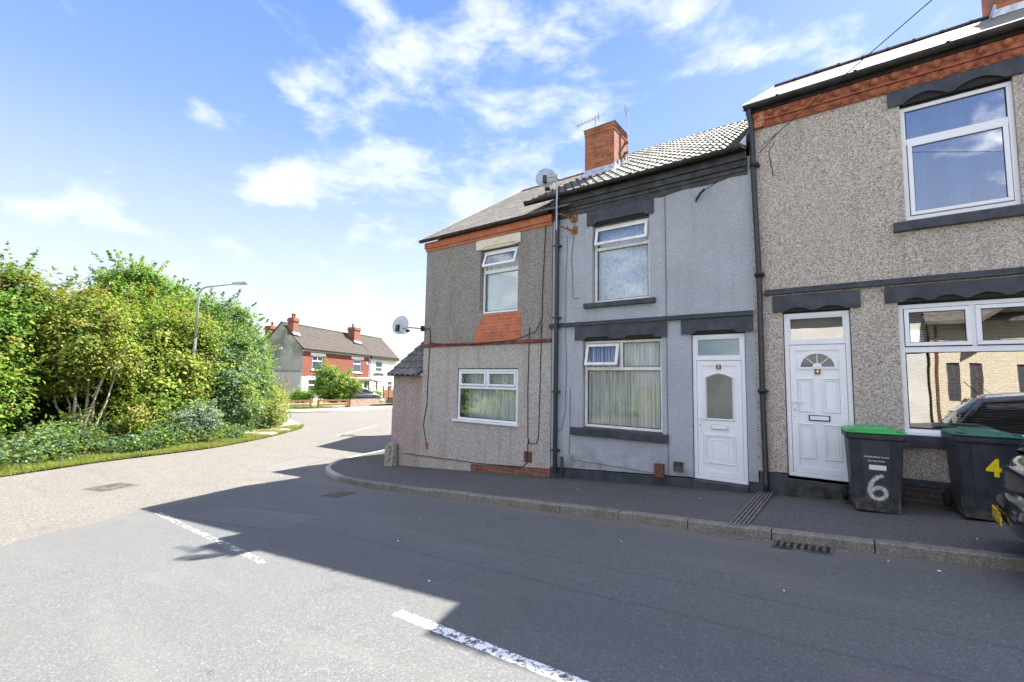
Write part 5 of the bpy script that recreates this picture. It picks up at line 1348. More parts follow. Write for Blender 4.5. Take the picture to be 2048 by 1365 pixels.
pr_ = MB(TH); pr_.box(10.3, 11.2, -.02, .015, -2.6, -.55); pr_.build('front_door', 'pane_dark', fh)
# gable window, vent
f = MB(TH @ Matrix.Rotation(math.pi/2, 4, 'Z')); f = MB(TH); f.box(-.06, .02, 3.36, 3.66, -1.45, -.63); gw = f.build('window', 'white_plastic', fh); f = MB(TH); f.box(-.075, -.061, 3.43, 3.59, -1.38, -.70); f.build('pane', 'pane_dark', gw)
f = MB(TH); f.lathe([(0, -.05), (.14, -.04), (.16, 0)], 10, (0, 2.5, 2.9), 'x'); f.build('flue', 'white_render', fh)
def far_chimney(house, x0, x1, y0, y1, z0, z1, mat, pots, base='lead'):
    c_ = MB(TH); c_.box(x0, x1, y0, y1, z0, z1-.35); c_.box(x0-.08, x1+.08, y0-.08, y1+.08, z1-.35, z1-.18); c_.box(x0-.02, x1+.02, y0-.02, y1+.02, z1-.178, z1)
    o = c_.build('chimney', mat, house)
    for (x, y) in pots:
        p_ = MB(TH); p_.lathe([(.13, 0), (.12, .08), (.10, .38), (.13, .40), (.13, .46), (.08, .46)], 12, (x, y, z1)); p_.build('chimney_pot', 'terracotta', o, smooth=True)
    f = MB(TH); f.hexa([(x0-.1, y0-.25, z0+.02), (x1+.1, y0-.25, z0+.02), (x1+.1, y0-.003, z0+.22), (x0-.1, y0-.003, z0+.22)], [(x0-.1, y0-.25, z0+.08), (x1+.1, y0-.25, z0+.08), (x1+.1, y0-.003, z0+.32), (x0-.1, y0-.003, z0+.32)]); f.build('flashing', 'mortar', o)
    return o
far_chimney(fh, .0, .75, 1.25, 1.95, 4.25, 6.05, 'far_chimney_brick', [(.25, 1.6), (.5, 1.6)])
far_chimney(fh, 10.75, 12.0, 1.35, 2.3, 4.35, 6.35, 'far_chimney_brick', [(11.0, 1.8)])
far_chimney(fh, .05, 1.1, 4.05, 4.75, 2.9, 5.25, 'far_chimney_brick', [(.6, 4.4)])
yagi(tuple(TH @ Vector((.6, 6.5, 4.0))), 3.6, (1, .3, 0), .4, 4, 'small dark aerial high on a thin pole behind the red brick house', .14)

wh_ = thing('end_house', 'white rendered house with a black eaves board joined to the red brick house', 'house', tuple(TH @ Vector((HW+.05, 0, -2.6))), 'houses across the main road')
w = MB(TH); WW = 19.2
wall_holes(w, HW+.02, WW, -3.2, -3.2, EZ, [(13.75, 15.40, .87, 2.28), (13.43, 15.71, -.86, -.32), (16.85, 18.2, -2.9, -.32)]); g_ = [(0, -3.2), (0, EZ), (RV, RZ+.05), (HD_, 2.62), (HD_, -3.2)]
w.add([(WW, y, z) for y, z in g_], [tuple(range(5))]); w.quad((HW, HD_, -3.2), (WW, HD_, -3.2), (WW, HD_, 2.62), (HW, HD_, 2.62)); w.quad((HW+.1, .6, -3), (WW, .6, -3), (WW, .6, 2.8), (HW+.1, .6, 2.8))
w.build('wall', 'white_render', wh_)
slope_roof(wh_, TH, HW+.01, WW+.15, -.22, EZ, RV, RZ+.12, .28, 0, .2, .018, 'tile_brown', 'roof'); slope_roof(wh_, TH, HW+.01, WW+.15, HD_+.2, 2.5, RV, RZ+.12, .5, 0, .2, .018, 'tile_brown', 'roof')
ridge_tiles(wh_, TH, HW+.02, WW+.15, RV, RZ+.15, 'tile_brown', .10)
l = MB(TH); l.box(HW+.02, WW+.1, -.34, -.002, 2.52, 2.92); l.build('eaves_board', 'gutter_black', wh_)
far_window(wh_, 13.75, 15.40, .87, 2.28, 1.45, False); far_window(wh_, 13.43, 15.71, -.86, -.32, -.59, True)
l = MB(TH); l.box(13.3, 15.85, -.12, -.01, .50, .64); l.build('sill_band', 'charcoal_paint', wh_)
l = MB(TH); frame_bars(l, 16.85, 18.2, -2.9, -.32, .10, .04, .12); l.box(16.95, 18.1, .041, .119, -.95, -.85); d_ = l.build('front_door', 'white_plastic', wh_); l = MB(TH); l.box(16.95, 18.1, .08, .09, -2.8, -.42); l.build('pane', 'pane_dark', d_)
# cream gabled house glimpsed beyond
gh = thing('gabled_house', 'pale cream house whose sloping gable shows beside the corner satellite dish', 'house', (-39, 35.5, -2.8), 'houses across the main road')
Tg = Matrix.Translation((-43.5, 36.5, 0)) @ Matrix.Rotation(R(8), 4, 'Z')
w = MB(Tg); A = [(0, -3.2), (9.5, -3.2), (9.5, 3.0), (6.0, 6.1), (0, .9)]; w.prism(A, 0, 9); w.build('wall', 'white_render', gh)
w = MB(Tg); w.hexa([(-.3, -.15, .62), (6.0, -.15, 6.10), (6.0, 9.2, 6.10), (-.3, 9.2, .62)], [(-.3, -.15, .72), (6.0, -.15, 6.22), (6.0, 9.2, 6.22), (-.3, 9.2, .72)]); w.build('roof', 'dark_roof', gh)
# house on the bend, behind the corner house
bh = thing('rendered_house', 'cream rendered house hidden behind the corner house, casting the far shadow on the main road', 'house', (-15, 18.5, -2.7))
Tb = Matrix(((.852, .52, 0, -16.9), (-.523, .852, 0, 17.3), (0, 0, 1, 0), (0, 0, 0, 1)))
w = MB(Tb); w.hexa([(0, 0, -3), (5.2, 0, -3), (5.2, 6.5, -3), (0, 6.5, -3)], [(0, 0, 2.6), (5.2, 0, 2.6), (5.2, 6.5, 2.6), (0, 6.5, 2.6)]); w.prism([(0, 2.6), (2.6, 4.4), (5.2, 2.6)], 0, 6.5); w.build('wall', 'cream_wall', bh)
w = MB(Tb)
for s_ in (0, 1):
    xa = -.2 if s_ == 0 else 5.4
    w.hexa([(xa, -.2, 2.5), (2.6, -.2, 4.45), (2.6, 6.7, 4.45), (xa, 6.7, 2.5)], [(xa, -.2, 2.6), (2.6, -.2, 4.56), (2.6, 6.7, 4.56), (xa, 6.7, 2.6)])
w.build('roof', 'dark_roof', bh)

# ---- fence, walls, gate piers in front of the far houses
def rail_fence(pts, label, h=.78):
    o = thing('rail_fence', label, 'fence', (*pts[0], Gz(*pts[0])+.1), 'timber rail fences')
    P = resample(pts, 1.85)
    q = MB()
    for a, b in zip(P[:-1], P[1:]):
        for z in (h-.02, h*.52):
            za, zb_ = Gz(*a)+.1+z, Gz(*b)+.1+z; q.hexa([(a.x, a.y, za-.14), (b.x, b.y, zb_-.14), (b.x+.05, b.y-.02, zb_-.14), (a.x+.05, a.y-.02, za-.14)], [(a.x, a.y, za), (b.x, b.y, zb_), (b.x+.05, b.y-.02, zb_), (a.x+.05, a.y-.02, za)])
    q.build('rail', 'timber_orange', o)
    for a in P:
        q = MB(); z = Gz(*a)+.08; q.box(a.x-.09, a.x+.03, a.y-.06, a.y+.06, z-.1, z+h+.03); q.build('post', 'timber_orange', o)
    return o
rail_fence([(-37.6, 13.2), (-36.25, 17.4), (-36.32, 20.9)], 'long orange stained rail fence in front of the grey gable')
rail_fence([(-36.34, 21.6), (-36.5, 24.6)], 'short orange stained rail fence below the garden tree')
def low_wall(pts, h, mat, name, label, cat, w_=.22, cap=None):
    o = thing(name, label, cat, (*pts[0], Gz(*pts[0])+.1)); P = [Vector(q) for q in pts]; q = MB(); cpb = MB()
    for a, b in zip(P[:-1], P[1:]):
        za, zb_ = Gz(*a), Gz(*b); n_ = Vector((-(b-a).y, (b-a).x)).normalized()*w_
        q.hexa([(a.x, a.y, za-.2), (b.x, b.y, zb_-.2), (b.x+n_.x, b.y+n_.y, zb_-.2), (a.x+n_.x, a.y+n_.y, za-.2)], [(a.x, a.y, za+h), (b.x, b.y, zb_+h), (b.x+n_.x, b.y+n_.y, zb_+h), (a.x+n_.x, a.y+n_.y, za+h)])
        if cap: cpb.hexa([(a.x-.03, a.y, za+h+.002), (b.x-.03, b.y, zb_+h+.002), (b.x+n_.x, b.y+n_.y, zb_+h+.002), (a.x+n_.x, a.y+n_.y, za+h+.002)], [(a.x-.03, a.y, za+h+.06), (b.x-.03, b.y, zb_+h+.06), (b.x+n_.x, b.y+n_.y, zb_+h+.06), (a.x+n_.x, a.y+n_.y, za+h+.06)])
    q.build('brickwork', mat, o)
    if cap: cpb.build('coping', cap, o)
    return o
gwl = low_wall([(-36.55, 24.85), (-37.6, 27.6), (-39.3, 31.9), (-41.0, 36.2)], .82, 'garden_brick', 'garden_wall', 'low brown brick garden wall in front of the parked car and white house', 'wall', cap='dark_stone')
sg = MB(); sg.hexa([(-38.33, 29.55, -2.26), (-38.50, 30.0, -2.26), (-38.47, 30.01, -2.26), (-38.30, 29.56, -2.26)], [(-38.33, 29.55, -2.08), (-38.50, 30.0, -2.08), (-38.47, 30.01, -2.08), (-38.30, 29.56, -2.08)]); sg.build('notice', 'sticker_white', gwl)
low_wall([(-36.95, 17.6), (-37.0, 21.0), (-37.1, 24.7)], .50, 'pale_render', 'boundary_wall', 'pale low boundary wall seen through the orange rail fence', 'wall')
# baluster gateway by the porch
def baluster_gate():
    o = thing('balustrade', 'short white balustrade between brick piers in front of the porch', 'balustrade', (-40.0, 29.2, -2.5)); a, b = Vector((-39.55, 27.9)), Vector((-40.35, 29.9))
    for q_, nm in ((a, 'pier'), (b, 'pier')):
        m_ = MB(); m_.box(q_.x-.2, q_.x+.2, q_.y-.2, q_.y+.2, -3, -1.55); pi = m_.build('brick_pier', 'base_brick', o)
        m_ = MB(); m_.box(q_.x-.25, q_.x+.25, q_.y-.25, q_.y+.25, -1.548, -1.45); m_.lathe([(.07, -1.45), (.06, -1.38), (.15, -1.28), (.15, -1.18), (0, -1.08)], 12, (q_.x, q_.y, 0)); m_.build('pier_cap', 'white_render', pi)
    m_ = MB()
    for k in range(5):
        c0_ = a+(b-a)*(k+1)/6; m_.lathe([(.10, -2.5), (.06, -2.4), (.11, -2.2), (.05, -1.95), (.08, -1.80)], 10, (c0_.x, c0_.y, 0))
    m_.tube([(a.x, a.y, -1.75), (b.x, b.y, -1.75)], .07, 6); m_.build('balusters', 'white_render', o)
baluster_gate()
# slatted timber fence panel by the white house
o = thing('fence_panel', 'orange timber fence panel with raised posts in front of the white house', 'fence', tuple(TH @ Vector((13.4, -3.0, -2.6))))
q = MB(TH); q.box(12.6, 16.4, -2.0, -1.94, -2.9, -1.42); q.box(12.6, 16.4, -2.01, -1.93, -1.12, -1.06); q.build('panel', 'timber_orange', o)
for x in (12.6, 13.9, 15.2, 16.35):
    q = MB(TH); q.box(x-.07, x+.07, -2.06, -1.90, -2.9, -.92); q.build('post', 'timber_orange', o)

# ================================================================== CREAM BUILDING OPPOSITE (mirrored in the windows)
ob = thing('cream_building', 'sunlit cream building with dark roof and brown windows opposite the terraced houses', 'building', (6, -9, -1.5))
TO = Matrix.Translation((0, -8.6, 0)) @ Matrix.Rotation(math.pi, 4, 'Z')   # local -y faces the street (+y world)
# local x = -world x
w = MB(TO); hol = [(-3.62, -3.25, -.45, 1.05), (-4.25, -3.88, -.45, 1.05), (-6.2, -5.2, -.9, 1.0), (-9.4, -8.2, -.5, 1.0), (-12.4, -11.2, -.5, 1.0), (-10.9, -10.0, -1.6, .6)]
wall_holes(w, -14, -2.75, -1.9, -1.9, 2.75, hol); w.box(-14, -13.8, .25, 7, -1.9, 2.75); w.quad((-14, 7, -1.9), (-2.75, 7, -1.9), (-2.75, 7, 2.75), (-14, 7, 2.75)); w.quad((-2.75, .25, -1.9), (-2.75, 7, -1.9), (-2.75, 7, 2.75), (-2.75, .25, 2.75))
w.prism([(-9.0, 2.76), (-4.4, 2.76), (-6.7, 4.5)], -.02, .2)
w.build('wall', 'cream_brick', ob)
w = MB(TO); w.hexa([(-14.4, -.55, 2.62), (-2.6, -.55, 2.62), (-2.6, 3.5, 4.6), (-14.4, 3.5, 4.6)], [(-14.4, -.55, 2.75), (-2.6, -.55, 2.75), (-2.6, 3.5, 4.75), (-14.4, 3.5, 4.75)])
w.hexa([(-14.4, 7.5, 2.62), (-2.6, 7.5, 2.62), (-2.6, 3.5, 4.6), (-14.4, 3.5, 4.6)], [(-14.4, 7.5, 2.75), (-2.6, 7.5, 2.75), (-2.6, 3.5, 4.75), (-14.4, 3.5, 4.75)])
w.hexa([(-9.5, -1.1, 2.35), (-6.7, -1.1, 4.52), (-6.7, 3.2, 4.52), (-9.5, 3.2, 2.35)], [(-9.5, -1.1, 2.47), (-6.7, -1.1, 4.66), (-6.7, 3.2, 4.66), (-9.5, 3.2, 2.47)])
w.hexa([(-3.9, -1.1, 2.35), (-6.7, -1.1, 4.52), (-6.7, 3.2, 4.52), (-3.9, 3.2, 2.35)], [(-3.9, -1.1, 2.47), (-6.7, -1.1, 4.66), (-6.7, 3.2, 4.66), (-3.9, 3.2, 2.47)])
w.build('roof', 'dark_roof', ob)
for (a, b, c_, d) in hol:
    f = MB(TO); frame_bars(f, a, b, c_, d, .05, .06, .12); f.box((a+b)/2-.02, (a+b)/2+.02, .062, .118, c_+.05, d-.05); f.box(a+.05, b-.05, .062, .118, (c_+d)/2+.1, (c_+d)/2+.14); wn = f.build('window', 'brown_frame', ob)
    g = MB(TO); g.box(a+.05, b-.05, .085, .09, c_+.05, d-.05); g.build('pane', 'pane_dark', wn)
dp = MB(TO); dp.tube([(-2.95, -.06, 2.6), (-2.95, -.06, -1.6)], .05, 6); dp.build('downpipe', 'brown_frame', ob)
wb = thing('white_building', 'white rendered building with a sign board opposite the terrace, next to the cream building', 'building', (0, -9, -1.6))
w = MB(TO); w.box(-2.70, 5.2, .3, 8, -2.3, 3.3); w.build('wall', 'pale_render', wb)
w = MB(TO); w.hexa([(-2.72, -.1, 3.25), (5.4, -.1, 3.25), (5.4, 4.2, 5.3), (-2.72, 4.2, 5.3)], [(-2.72, -.1, 3.4), (5.4, -.1, 3.4), (5.4, 4.2, 5.45), (-2.72, 4.2, 5.45)]); w.build('roof', 'dark_roof', wb)
w = MB(TO); w.box(-2.6, -1.75, .20, .29, 1.6, 2.45); w.build('sign_board', 'white_render', wb)
for (a, b, c_, d) in ((-1.5, -1.0, -.2, 1.3), (1, 2.2, -.5, 1.0), (3.2, 4.2, -.5, 1.0)):
    f = MB(TO); frame_bars(f, a, b, c_, d, .06, .24, .31); wn = f.build('window', 'brown_frame', wb); g = MB(TO); g.box(a+.06, b-.06, .27, .28, c_+.06, d-.06); g.build('pane', 'pane_dark', wn)

# ================================================================== FOLIAGE
PAL = {
 'mid':   [(.045, .12, .018), (.075, .17, .022), (.11, .22, .03), (.16, .28, .04)],
 'yellow': [(.075, .14, .018), (.13, .205, .027), (.20, .26, .04), (.28, .30, .06)],
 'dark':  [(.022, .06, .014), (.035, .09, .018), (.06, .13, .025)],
 'olive': [(.08, .13, .02), (.14, .20, .03), (.21, .25, .045), (.26, .22, .06)],
 'purple': [(.13, .065, .05), (.09, .12, .03), (.14, .17, .04), (.18, .10, .05)],
 'orange': [(.30, .09, .02), (.36, .14, .03), (.18, .20, .03), (.26, .06, .02)],
 'bluegreen': [(.05, .11, .05), (.09, .17, .08), (.15, .24, .13)],
 'grey':  [(.12, .18, .12), (.18, .25, .17), (.25, .32, .24)],
 'verge': [(.10, .17, .025), (.15, .22, .03), (.20, .25, .045), (.28, .26, .09), (.24, .19, .09)],
 'straw': [(.20, .22, .06), (.32, .28, .12), (.14, .20, .03), (.36, .30, .18)],
}
def leaf_mesh(name, C, N, S, colr, elong=1.7):
    """C centres, N normals-ish (n,3), S sizes (n), colr (n,3) -> one mesh of folded leaf faces"""
    n = len(C)
    N = N/np.maximum(1e-6, np.linalg.norm(N, axis=1))[:, None]
    r = rng.normal(size=(n, 3)); A = np.cross(N, r); A /= np.maximum(1e-6, np.linalg.norm(A, axis=1))[:, None]
    B = np.cross(N, A)
    h = (S*.5)[:, None]
    fold = N*h*.25
    v = np.empty((n, 4, 3)); v[:, 0] = C-A*h*elong; v[:, 1] = C+B*h+fold; v[:, 2] = C+A*h*elong*1.05; v[:, 3] = C-B*h+fold
    me = bpy.data.meshes.new(name)
    me.vertices.add(n*4); me.vertices.foreach_set('co', v.reshape(-1))
    me.loops.add(n*4); me.loops.foreach_set('vertex_index', np.arange(n*4, dtype=np.int32))
    me.polygons.add(n); me.polygons.foreach_set('loop_start', np.arange(0, n*4, 4, dtype=np.int32)); me.polygons.foreach_set('loop_total', np.full(n, 4, dtype=np.int32))
    me.update(calc_edges=True)
    ca = me.color_attributes.new('leafcol', 'FLOAT_COLOR', 'POINT')
    cc = np.ones((n, 4, 4)); cc[:, :, :3] = colr[:, None, :]; ca.data.foreach_set('color', cc.reshape(-1))
    me.materials.append(M['leaf'])
    return me
def pick(pal, n, clump=None):
    P = np.array(PAL[pal]); k = rng.integers(0, len(P), n); return P[k]
def crown(name, lobes, pal, nclump, per, lsize, parent=None, mix=None, crad=.30, spiky=0.0, topcol=None):
    cs, ns, ss, co = [], [], [], []
    vol = np.array([l[3]*l[4]*l[5] for l in lobes])**(2/3); pr = vol/vol.sum()
    for _ in range(nclump):
        l = lobes[rng.choice(len(lobes), p=pr)]
        d = rng.normal(size=3); d /= np.linalg.norm(d)
        rad = rng.uniform(.45, 1.04)**.6
        c = np.array(l[:3])+d*np.array(l[3:6])*rad
        rr = crad*.82*rng.uniform(.45, 1.4)
        cls = rng.choice([.7, .95, 1.35], p=[.4, .4, .2]); k = int(per*1.5/cls*rng.uniform(.6, 1.4))
        off = rng.normal(size=(k, 3))*np.array([rr, rr, rr*.62])
        if spiky: off[:, 2] += np.abs(off[:, 2])*spiky
        off[:, 2] -= .25*np.hypot(off[:, 0], off[:, 1])**1.5
        pl_ = pal
        if mix and rng.random() < mix[1]: pl_ = mix[0]
        if topcol and c[2] > topcol[1]+rng.normal()*.35 and rng.random() < topcol[2]: pl_ = topcol[0]
        base = pick(pl_, 1)[0]
        cl = base*(1+rng.normal(size=(k, 1))*.16)*.78+pick(pl_, k)*.22; cl = cl*rng.uniform(.72, 1.35)
        cs.append(c+off); ns.append(d*.8+np.array([0, 0, .75])+rng.normal(size=(k, 3))*.55); ss.append(lsize*.74*cls*rng.uniform(.45, 1.25, k)); co.append(np.clip(cl, .008, .6))
    for _ in range(int(nclump*.11)):
        l = lobes[rng.choice(len(lobes), p=pr)]
        d = rng.normal(size=3); d[2] = abs(d[2])*1.3+.2; d /= np.linalg.norm(d)
        c = np.array(l[:3])+d*np.array(l[3:6])*.95; L_ = rng.uniform(.35, .95)*min(1.0, l[3]); k = 34
        tt_ = rng.random(k)**.8; dirs = d+np.array([0, 0, .35])
        P_ = c+dirs*(tt_*L_)[:, None]+rng.normal(size=(k, 3))*(.07*(1.25-tt_))[:, None]; P_[:, 2] -= (tt_**2)*.15*L_
        base = pick(mix[0] if mix and rng.random() < mix[1] else pal, 1)[0]
        cs.append(P_); ns.append(rng.normal(size=(k, 3))*.6+np.array([0, 0, .8])); ss.append(lsize*.62*rng.uniform(.5, 1.2, k)); co.append(np.clip(base*(1+rng.normal(size=(k, 1))*.15), .01, .6))
    me = leaf_mesh(name, np.concatenate(cs), np.concatenate(ns), np.concatenate(ss), np.concatenate(co))
    o = bpy.data.objects.new(name, me); COL.objects.link(o)
    if parent is not None: o.parent = parent; o.matrix_parent_inverse = Matrix.Translation(-Vector(parent.location))
    return o
def trunks(base, lobes, r0, mat, parent, stems=1, twigs=4, seed=0, name='trunk'):
    rr = random.Random(seed); m_ = MB(); m_.sm = True; b = Vector(base)
    for s_ in range(stems):
        bb_ = b+Vector((rr.uniform(-.25, .25)*(stems > 1), rr.uniform(-.25, .25)*(stems > 1), -.1))
        for l in lobes:
            if stems > 1 and rr.random() < .4: continue
            c0_ = Vector(l[:3])+Vector([rr.uniform(-.4, .4)*l[3+i] for i in range(3)])
            mid = bb_*.5+c0_*.5+Vector((rr.uniform(-.2, .2), rr.uniform(-.2, .2), rr.uniform(-.1, .2)))
            q1 = bb_*.8+c0_*.2+Vector((rr.uniform(-.06, .06), rr.uniform(-.06, .06), .15))
            m_.tube([bb_, q1, mid, c0_], [r0, r0*.8, r0*.5, r0*.22], 6)
            for _ in range(twigs):
                e = c0_+Vector([rr.uniform(-.95, .95)*l[3], rr.uniform(-.95, .95)*l[4], rr.uniform(-.2, .95)*l[5]]); q = c0_*.5+e*.5+Vector((0, 0, .1)); m_.tube([mid*.35+c0_*.65, q, e], [r0*.25, r0*.15, r0*.05], 4, False)
    return m_.build(name, mat, parent)
ntree = [0]
def tree(name, label, base, lobes, pal, nclump, per, lsize=.11, r0=.06, mat='bark', stems=1, group='trees and bushes of the roadside hedge', cat=None, **kw):
    ntree[0] += 1
    z = Gz(base[0], base[1])+.05
    o = thing(name, label, cat or name.replace('_', ' '), (base[0], base[1], z), group)
    trunks((base[0], base[1], z), lobes, r0, mat, o, stems, seed=ntree[0])
    crown('crown', lobes, pal, nclump, per, lsize, o, **kw)
    return o
# hedge row, ordered along the verge (world coordinates)
g0 = -2.55
tree('hawthorn_tree', 'tall bush with dark red tips at the far left edge', (-20.6, 1.2), [(-20.8, 1.4, .6, 1.3, 1.3, 1.6), (-21.6, 1.9, 1.8, 1.3, 1.2, 1.4), (-22.4, 2.0, 2.75, .9, .9, .8), (-19.7, 1.2, -.9, .9, 1.1, 1.3)], 'mid', 520, 34, .12, topcol=('purple', 2.2, .6), mix=('olive', .3))
tree('ash_tree', 'slim pale multi stemmed tree with thin bare lower stems near the left', (-20.3, 3.7), [(-20.5, 3.6, 1.2, .9, 1.0, 1.2), (-21.4, 3.9, 2.1, 1.0, 1.0, .9), (-20.4, 4.5, .6, .7, .7, .8), (-20.0, 5.0, -1.4, .6, .5, .7), (-21.3, 3.3, .0, .9, .9, .8)], 'olive', 360, 30, .11, .06, 'bark_pale', 3, topcol=('purple', 2.6, .5), mix=('yellow', .3))
tree('hawthorn_tree', 'broad mid green bush behind the pale stemmed tree', (-23.6, 3.6), [(-24.0, 3.8, .8, 1.8, 1.6, 2.0), (-24.6, 4.4, 1.9, 1.4, 1.2, 1.2), (-23.3, 2.4, 1.2, 1.4, 1.2, 1.8)], 'mid', 480, 34, .13, mix=('dark', .35), topcol=('olive', 2.6, .6))
tree('sycamore_tree', 'tallest bright green tree standing highest in the middle of the hedge', (-27.6, 7.2), [(-27.9, 7.2, 2.2, 2.1, 2.0, 2.0), (-27.7, 6.6, 3.9, 1.9, 1.5, 1.35), (-28.4, 8.6, 3.5, 1.8, 1.5, 1.2), (-26.6, 6.0, 2.6, 1.4, 1.4, 1.5)], 'mid', 760, 36, .15, .12, mix=('yellow', .18))
tree('elder_bush', 'yellow green bush in front of the tallest tree', (-21.8, 5.2), [(-21.9, 5.3, -.2, 1.2, 1.2, 1.5), (-22.8, 5.8, 1.3, 1.4, 1.3, 1.2), (-21.0, 5.9, -1.1, .9, .9, 1.0)], 'yellow', 430, 34, .12, .05, 'bark', 3, mix=('mid', .35))
tree('elder_bush', 'pale yellow leaved bush around the middle of the hedge, left of the lamp column', (-21.7, 6.5), [(-22.0, 6.7, .0, 1.3, 1.2, 1.4), (-23.0, 7.2, 1.6, 1.5, 1.3, 1.1), (-21.2, 6.6, -1.3, .8, .8, .8)], 'yellow', 400, 34, .12, .05, 'bark', 3, mix=('olive', .3))
tree('maple_tree', 'olive green tree with reddish tips rising behind the yellow bushes', (-25.3, 6.2), [(-25.6, 6.3, 1.4, 1.6, 1.5, 1.8), (-25.6, 7.4, 2.3, 1.5, 1.4, 1.3)], 'olive', 380, 34, .13, .08, mix=('mid', .4))
tree('hawthorn_tree', 'dark green tree directly behind the street lamp column', (-25.6, 9.2), [(-25.9, 9.2, 1.0, 1.8, 1.6, 2.0), (-26.8, 9.9, 2.7, 1.9, 1.5, 1.4), (-25.2, 10.2, 1.3, 1.3, 1.3, 1.4)], 'mid', 560, 34, .14, .09, mix=('bluegreen', .4))
tree('hazel_bush', 'grey green bush at the foot of the street lamp', (-22.5, 8.3), [(-22.8, 8.6, -.3, 1.3, 1.3, 1.5), (-23.6, 9.2, .9, 1.3, 1.2, 1.1), (-22.3, 9.2, -1.3, .9, 1.0, .9)], 'bluegreen', 420, 34, .12, .05, 'bark', 3, mix=('yellow', .2))
tree('hazel_bush', 'grey green bush to the right of the street lamp', (-24.0, 10.1), [(-24.4, 10.3, -.2, 1.2, 1.1, 1.5), (-25.6, 10.8, .9, 1.2, 1.1, 1.1), (-23.8, 10.3, -1.3, .9, .9, .9)], 'bluegreen', 430, 34, .12, .05, 'bark', 3, mix=('mid', .3))
tree('rowan_tree', 'small tree with orange red autumn leaves at the right end of the hedge', (-28.2, 11.9), [(-28.4, 12.0, .5, 1.2, 1.2, 1.5), (-28.5, 12.0, 1.9, 1.2, 1.1, 1.0), (-28.3, 12.4, .9, .7, .7, .8)], 'orange', 300, 32, .12, .06, mix=('mid', .45))
tree('hawthorn_tree', 'green rounded bush closing the right end of the hedge', (-26.4, 11.7), [(-26.9, 11.1, -.5, 1.2, 1.1, 1.4), (-27.8, 11.7, .2, 1.0, 1.0, 1.0)], 'mid', 360, 32, .12, .05, mix=('bluegreen', .5))
tree('bramble_bush', 'low straw and yellow bramble bush at the tip of the verge', (-24.4, 11.4), [(-24.3, 11.5, -1.45, 1.1, .95, 1.0), (-25.2, 12.0, -1.5, 1.1, .8, .95), (-23.3, 10.9, -1.8, .9, .8, .6)], 'straw', 430, 34, .09, .02, 'bark_pale', 3, mix=('yellow', .5), crad=.22)
tree('bramble_bush', 'low yellow flowered bramble bush beside the side road pavement', (-27.4, 13.0), [(-27.3, 12.9, -1.7, 1.3, .9, .8), (-28.8, 13.4, -1.6, 1.3, .9, .9)], 'yellow', 240, 30, .10, .02, 'bark_pale', 3, mix=('straw', .4), crad=.24)
tree('mugwort_plant', 'feathery grey green plant leaning over the grass below the lamp column', (-19.9, 6.6), [(-20.0, 6.7, -1.85, .55, .6, .55), (-19.9, 7.2, -1.7, .45, .45, .55), (-20.2, 6.3, -2.0, .5, .5, .4)], 'grey', 230, 36, .065, .012, 'bark_pale', 5, crad=.14, spiky=1.0, cat='plant')
# bare dead stems at the hedge's end
db = thing('dead_shrub', 'bare pale dead shrub between the hedge and the grey gable', 'shrub', (-29.6, 14.6, -2.6), 'trees and bushes of the roadside hedge'); m_ = MB(); rr = random.Random(2)
for k in range(26):
    a = rr.uniform(0, 6.28); e = Vector((-29.6+.9*math.cos(a), 14.6+.9*math.sin(a), rr.uniform(-.6, .35))); b_ = Vector((-29.6+rr.uniform(-.2, .2), 14.6+rr.uniform(-.2, .2), -2.7)); md = b_*.5+e*.5+Vector((0, 0, .25))
    m_.tube([b_, md, e], [.035, .022, .006], 5)
    for _ in range(2): e2 = e+Vector((rr.uniform(-.4, .4), rr.uniform(-.4, .4), rr.uniform(-.1, .5))); m_.tube([md*.4+e*.6, e2], [.012, .004], 4)
m_.build('stems', 'bark_pale', db)
# hedge continues along the main road beyond the picture (mirrored in the windows)
for i, (x, y, pal) in enumerate(((-19.4, -2.6, 'mid'), (-17.6, -6.6, 'yellow'), (-16.0, -10.6, 'mid'), (-14.2, -14.6, 'olive'), (-21.5, 8.9, None))):
    if pal is None: continue
    tree('hawthorn_tree', ['round green bush just left of the picture, beside the red tipped bush', 'yellowish bush further back along the verge, behind the camera', 'round green bush far behind the camera on the verge', 'olive bush at the end of the row behind the camera'][i],
         (x, y), [(x, y, -.3, 1.9, 2.0, 2.1), (x-1.2, y-1.2, 1.3, 1.9, 1.9, 1.8), (x-1, y+1.4, 1.0, 1.8, 1.7, 1.8)], pal, 300, 34, .17, .08)
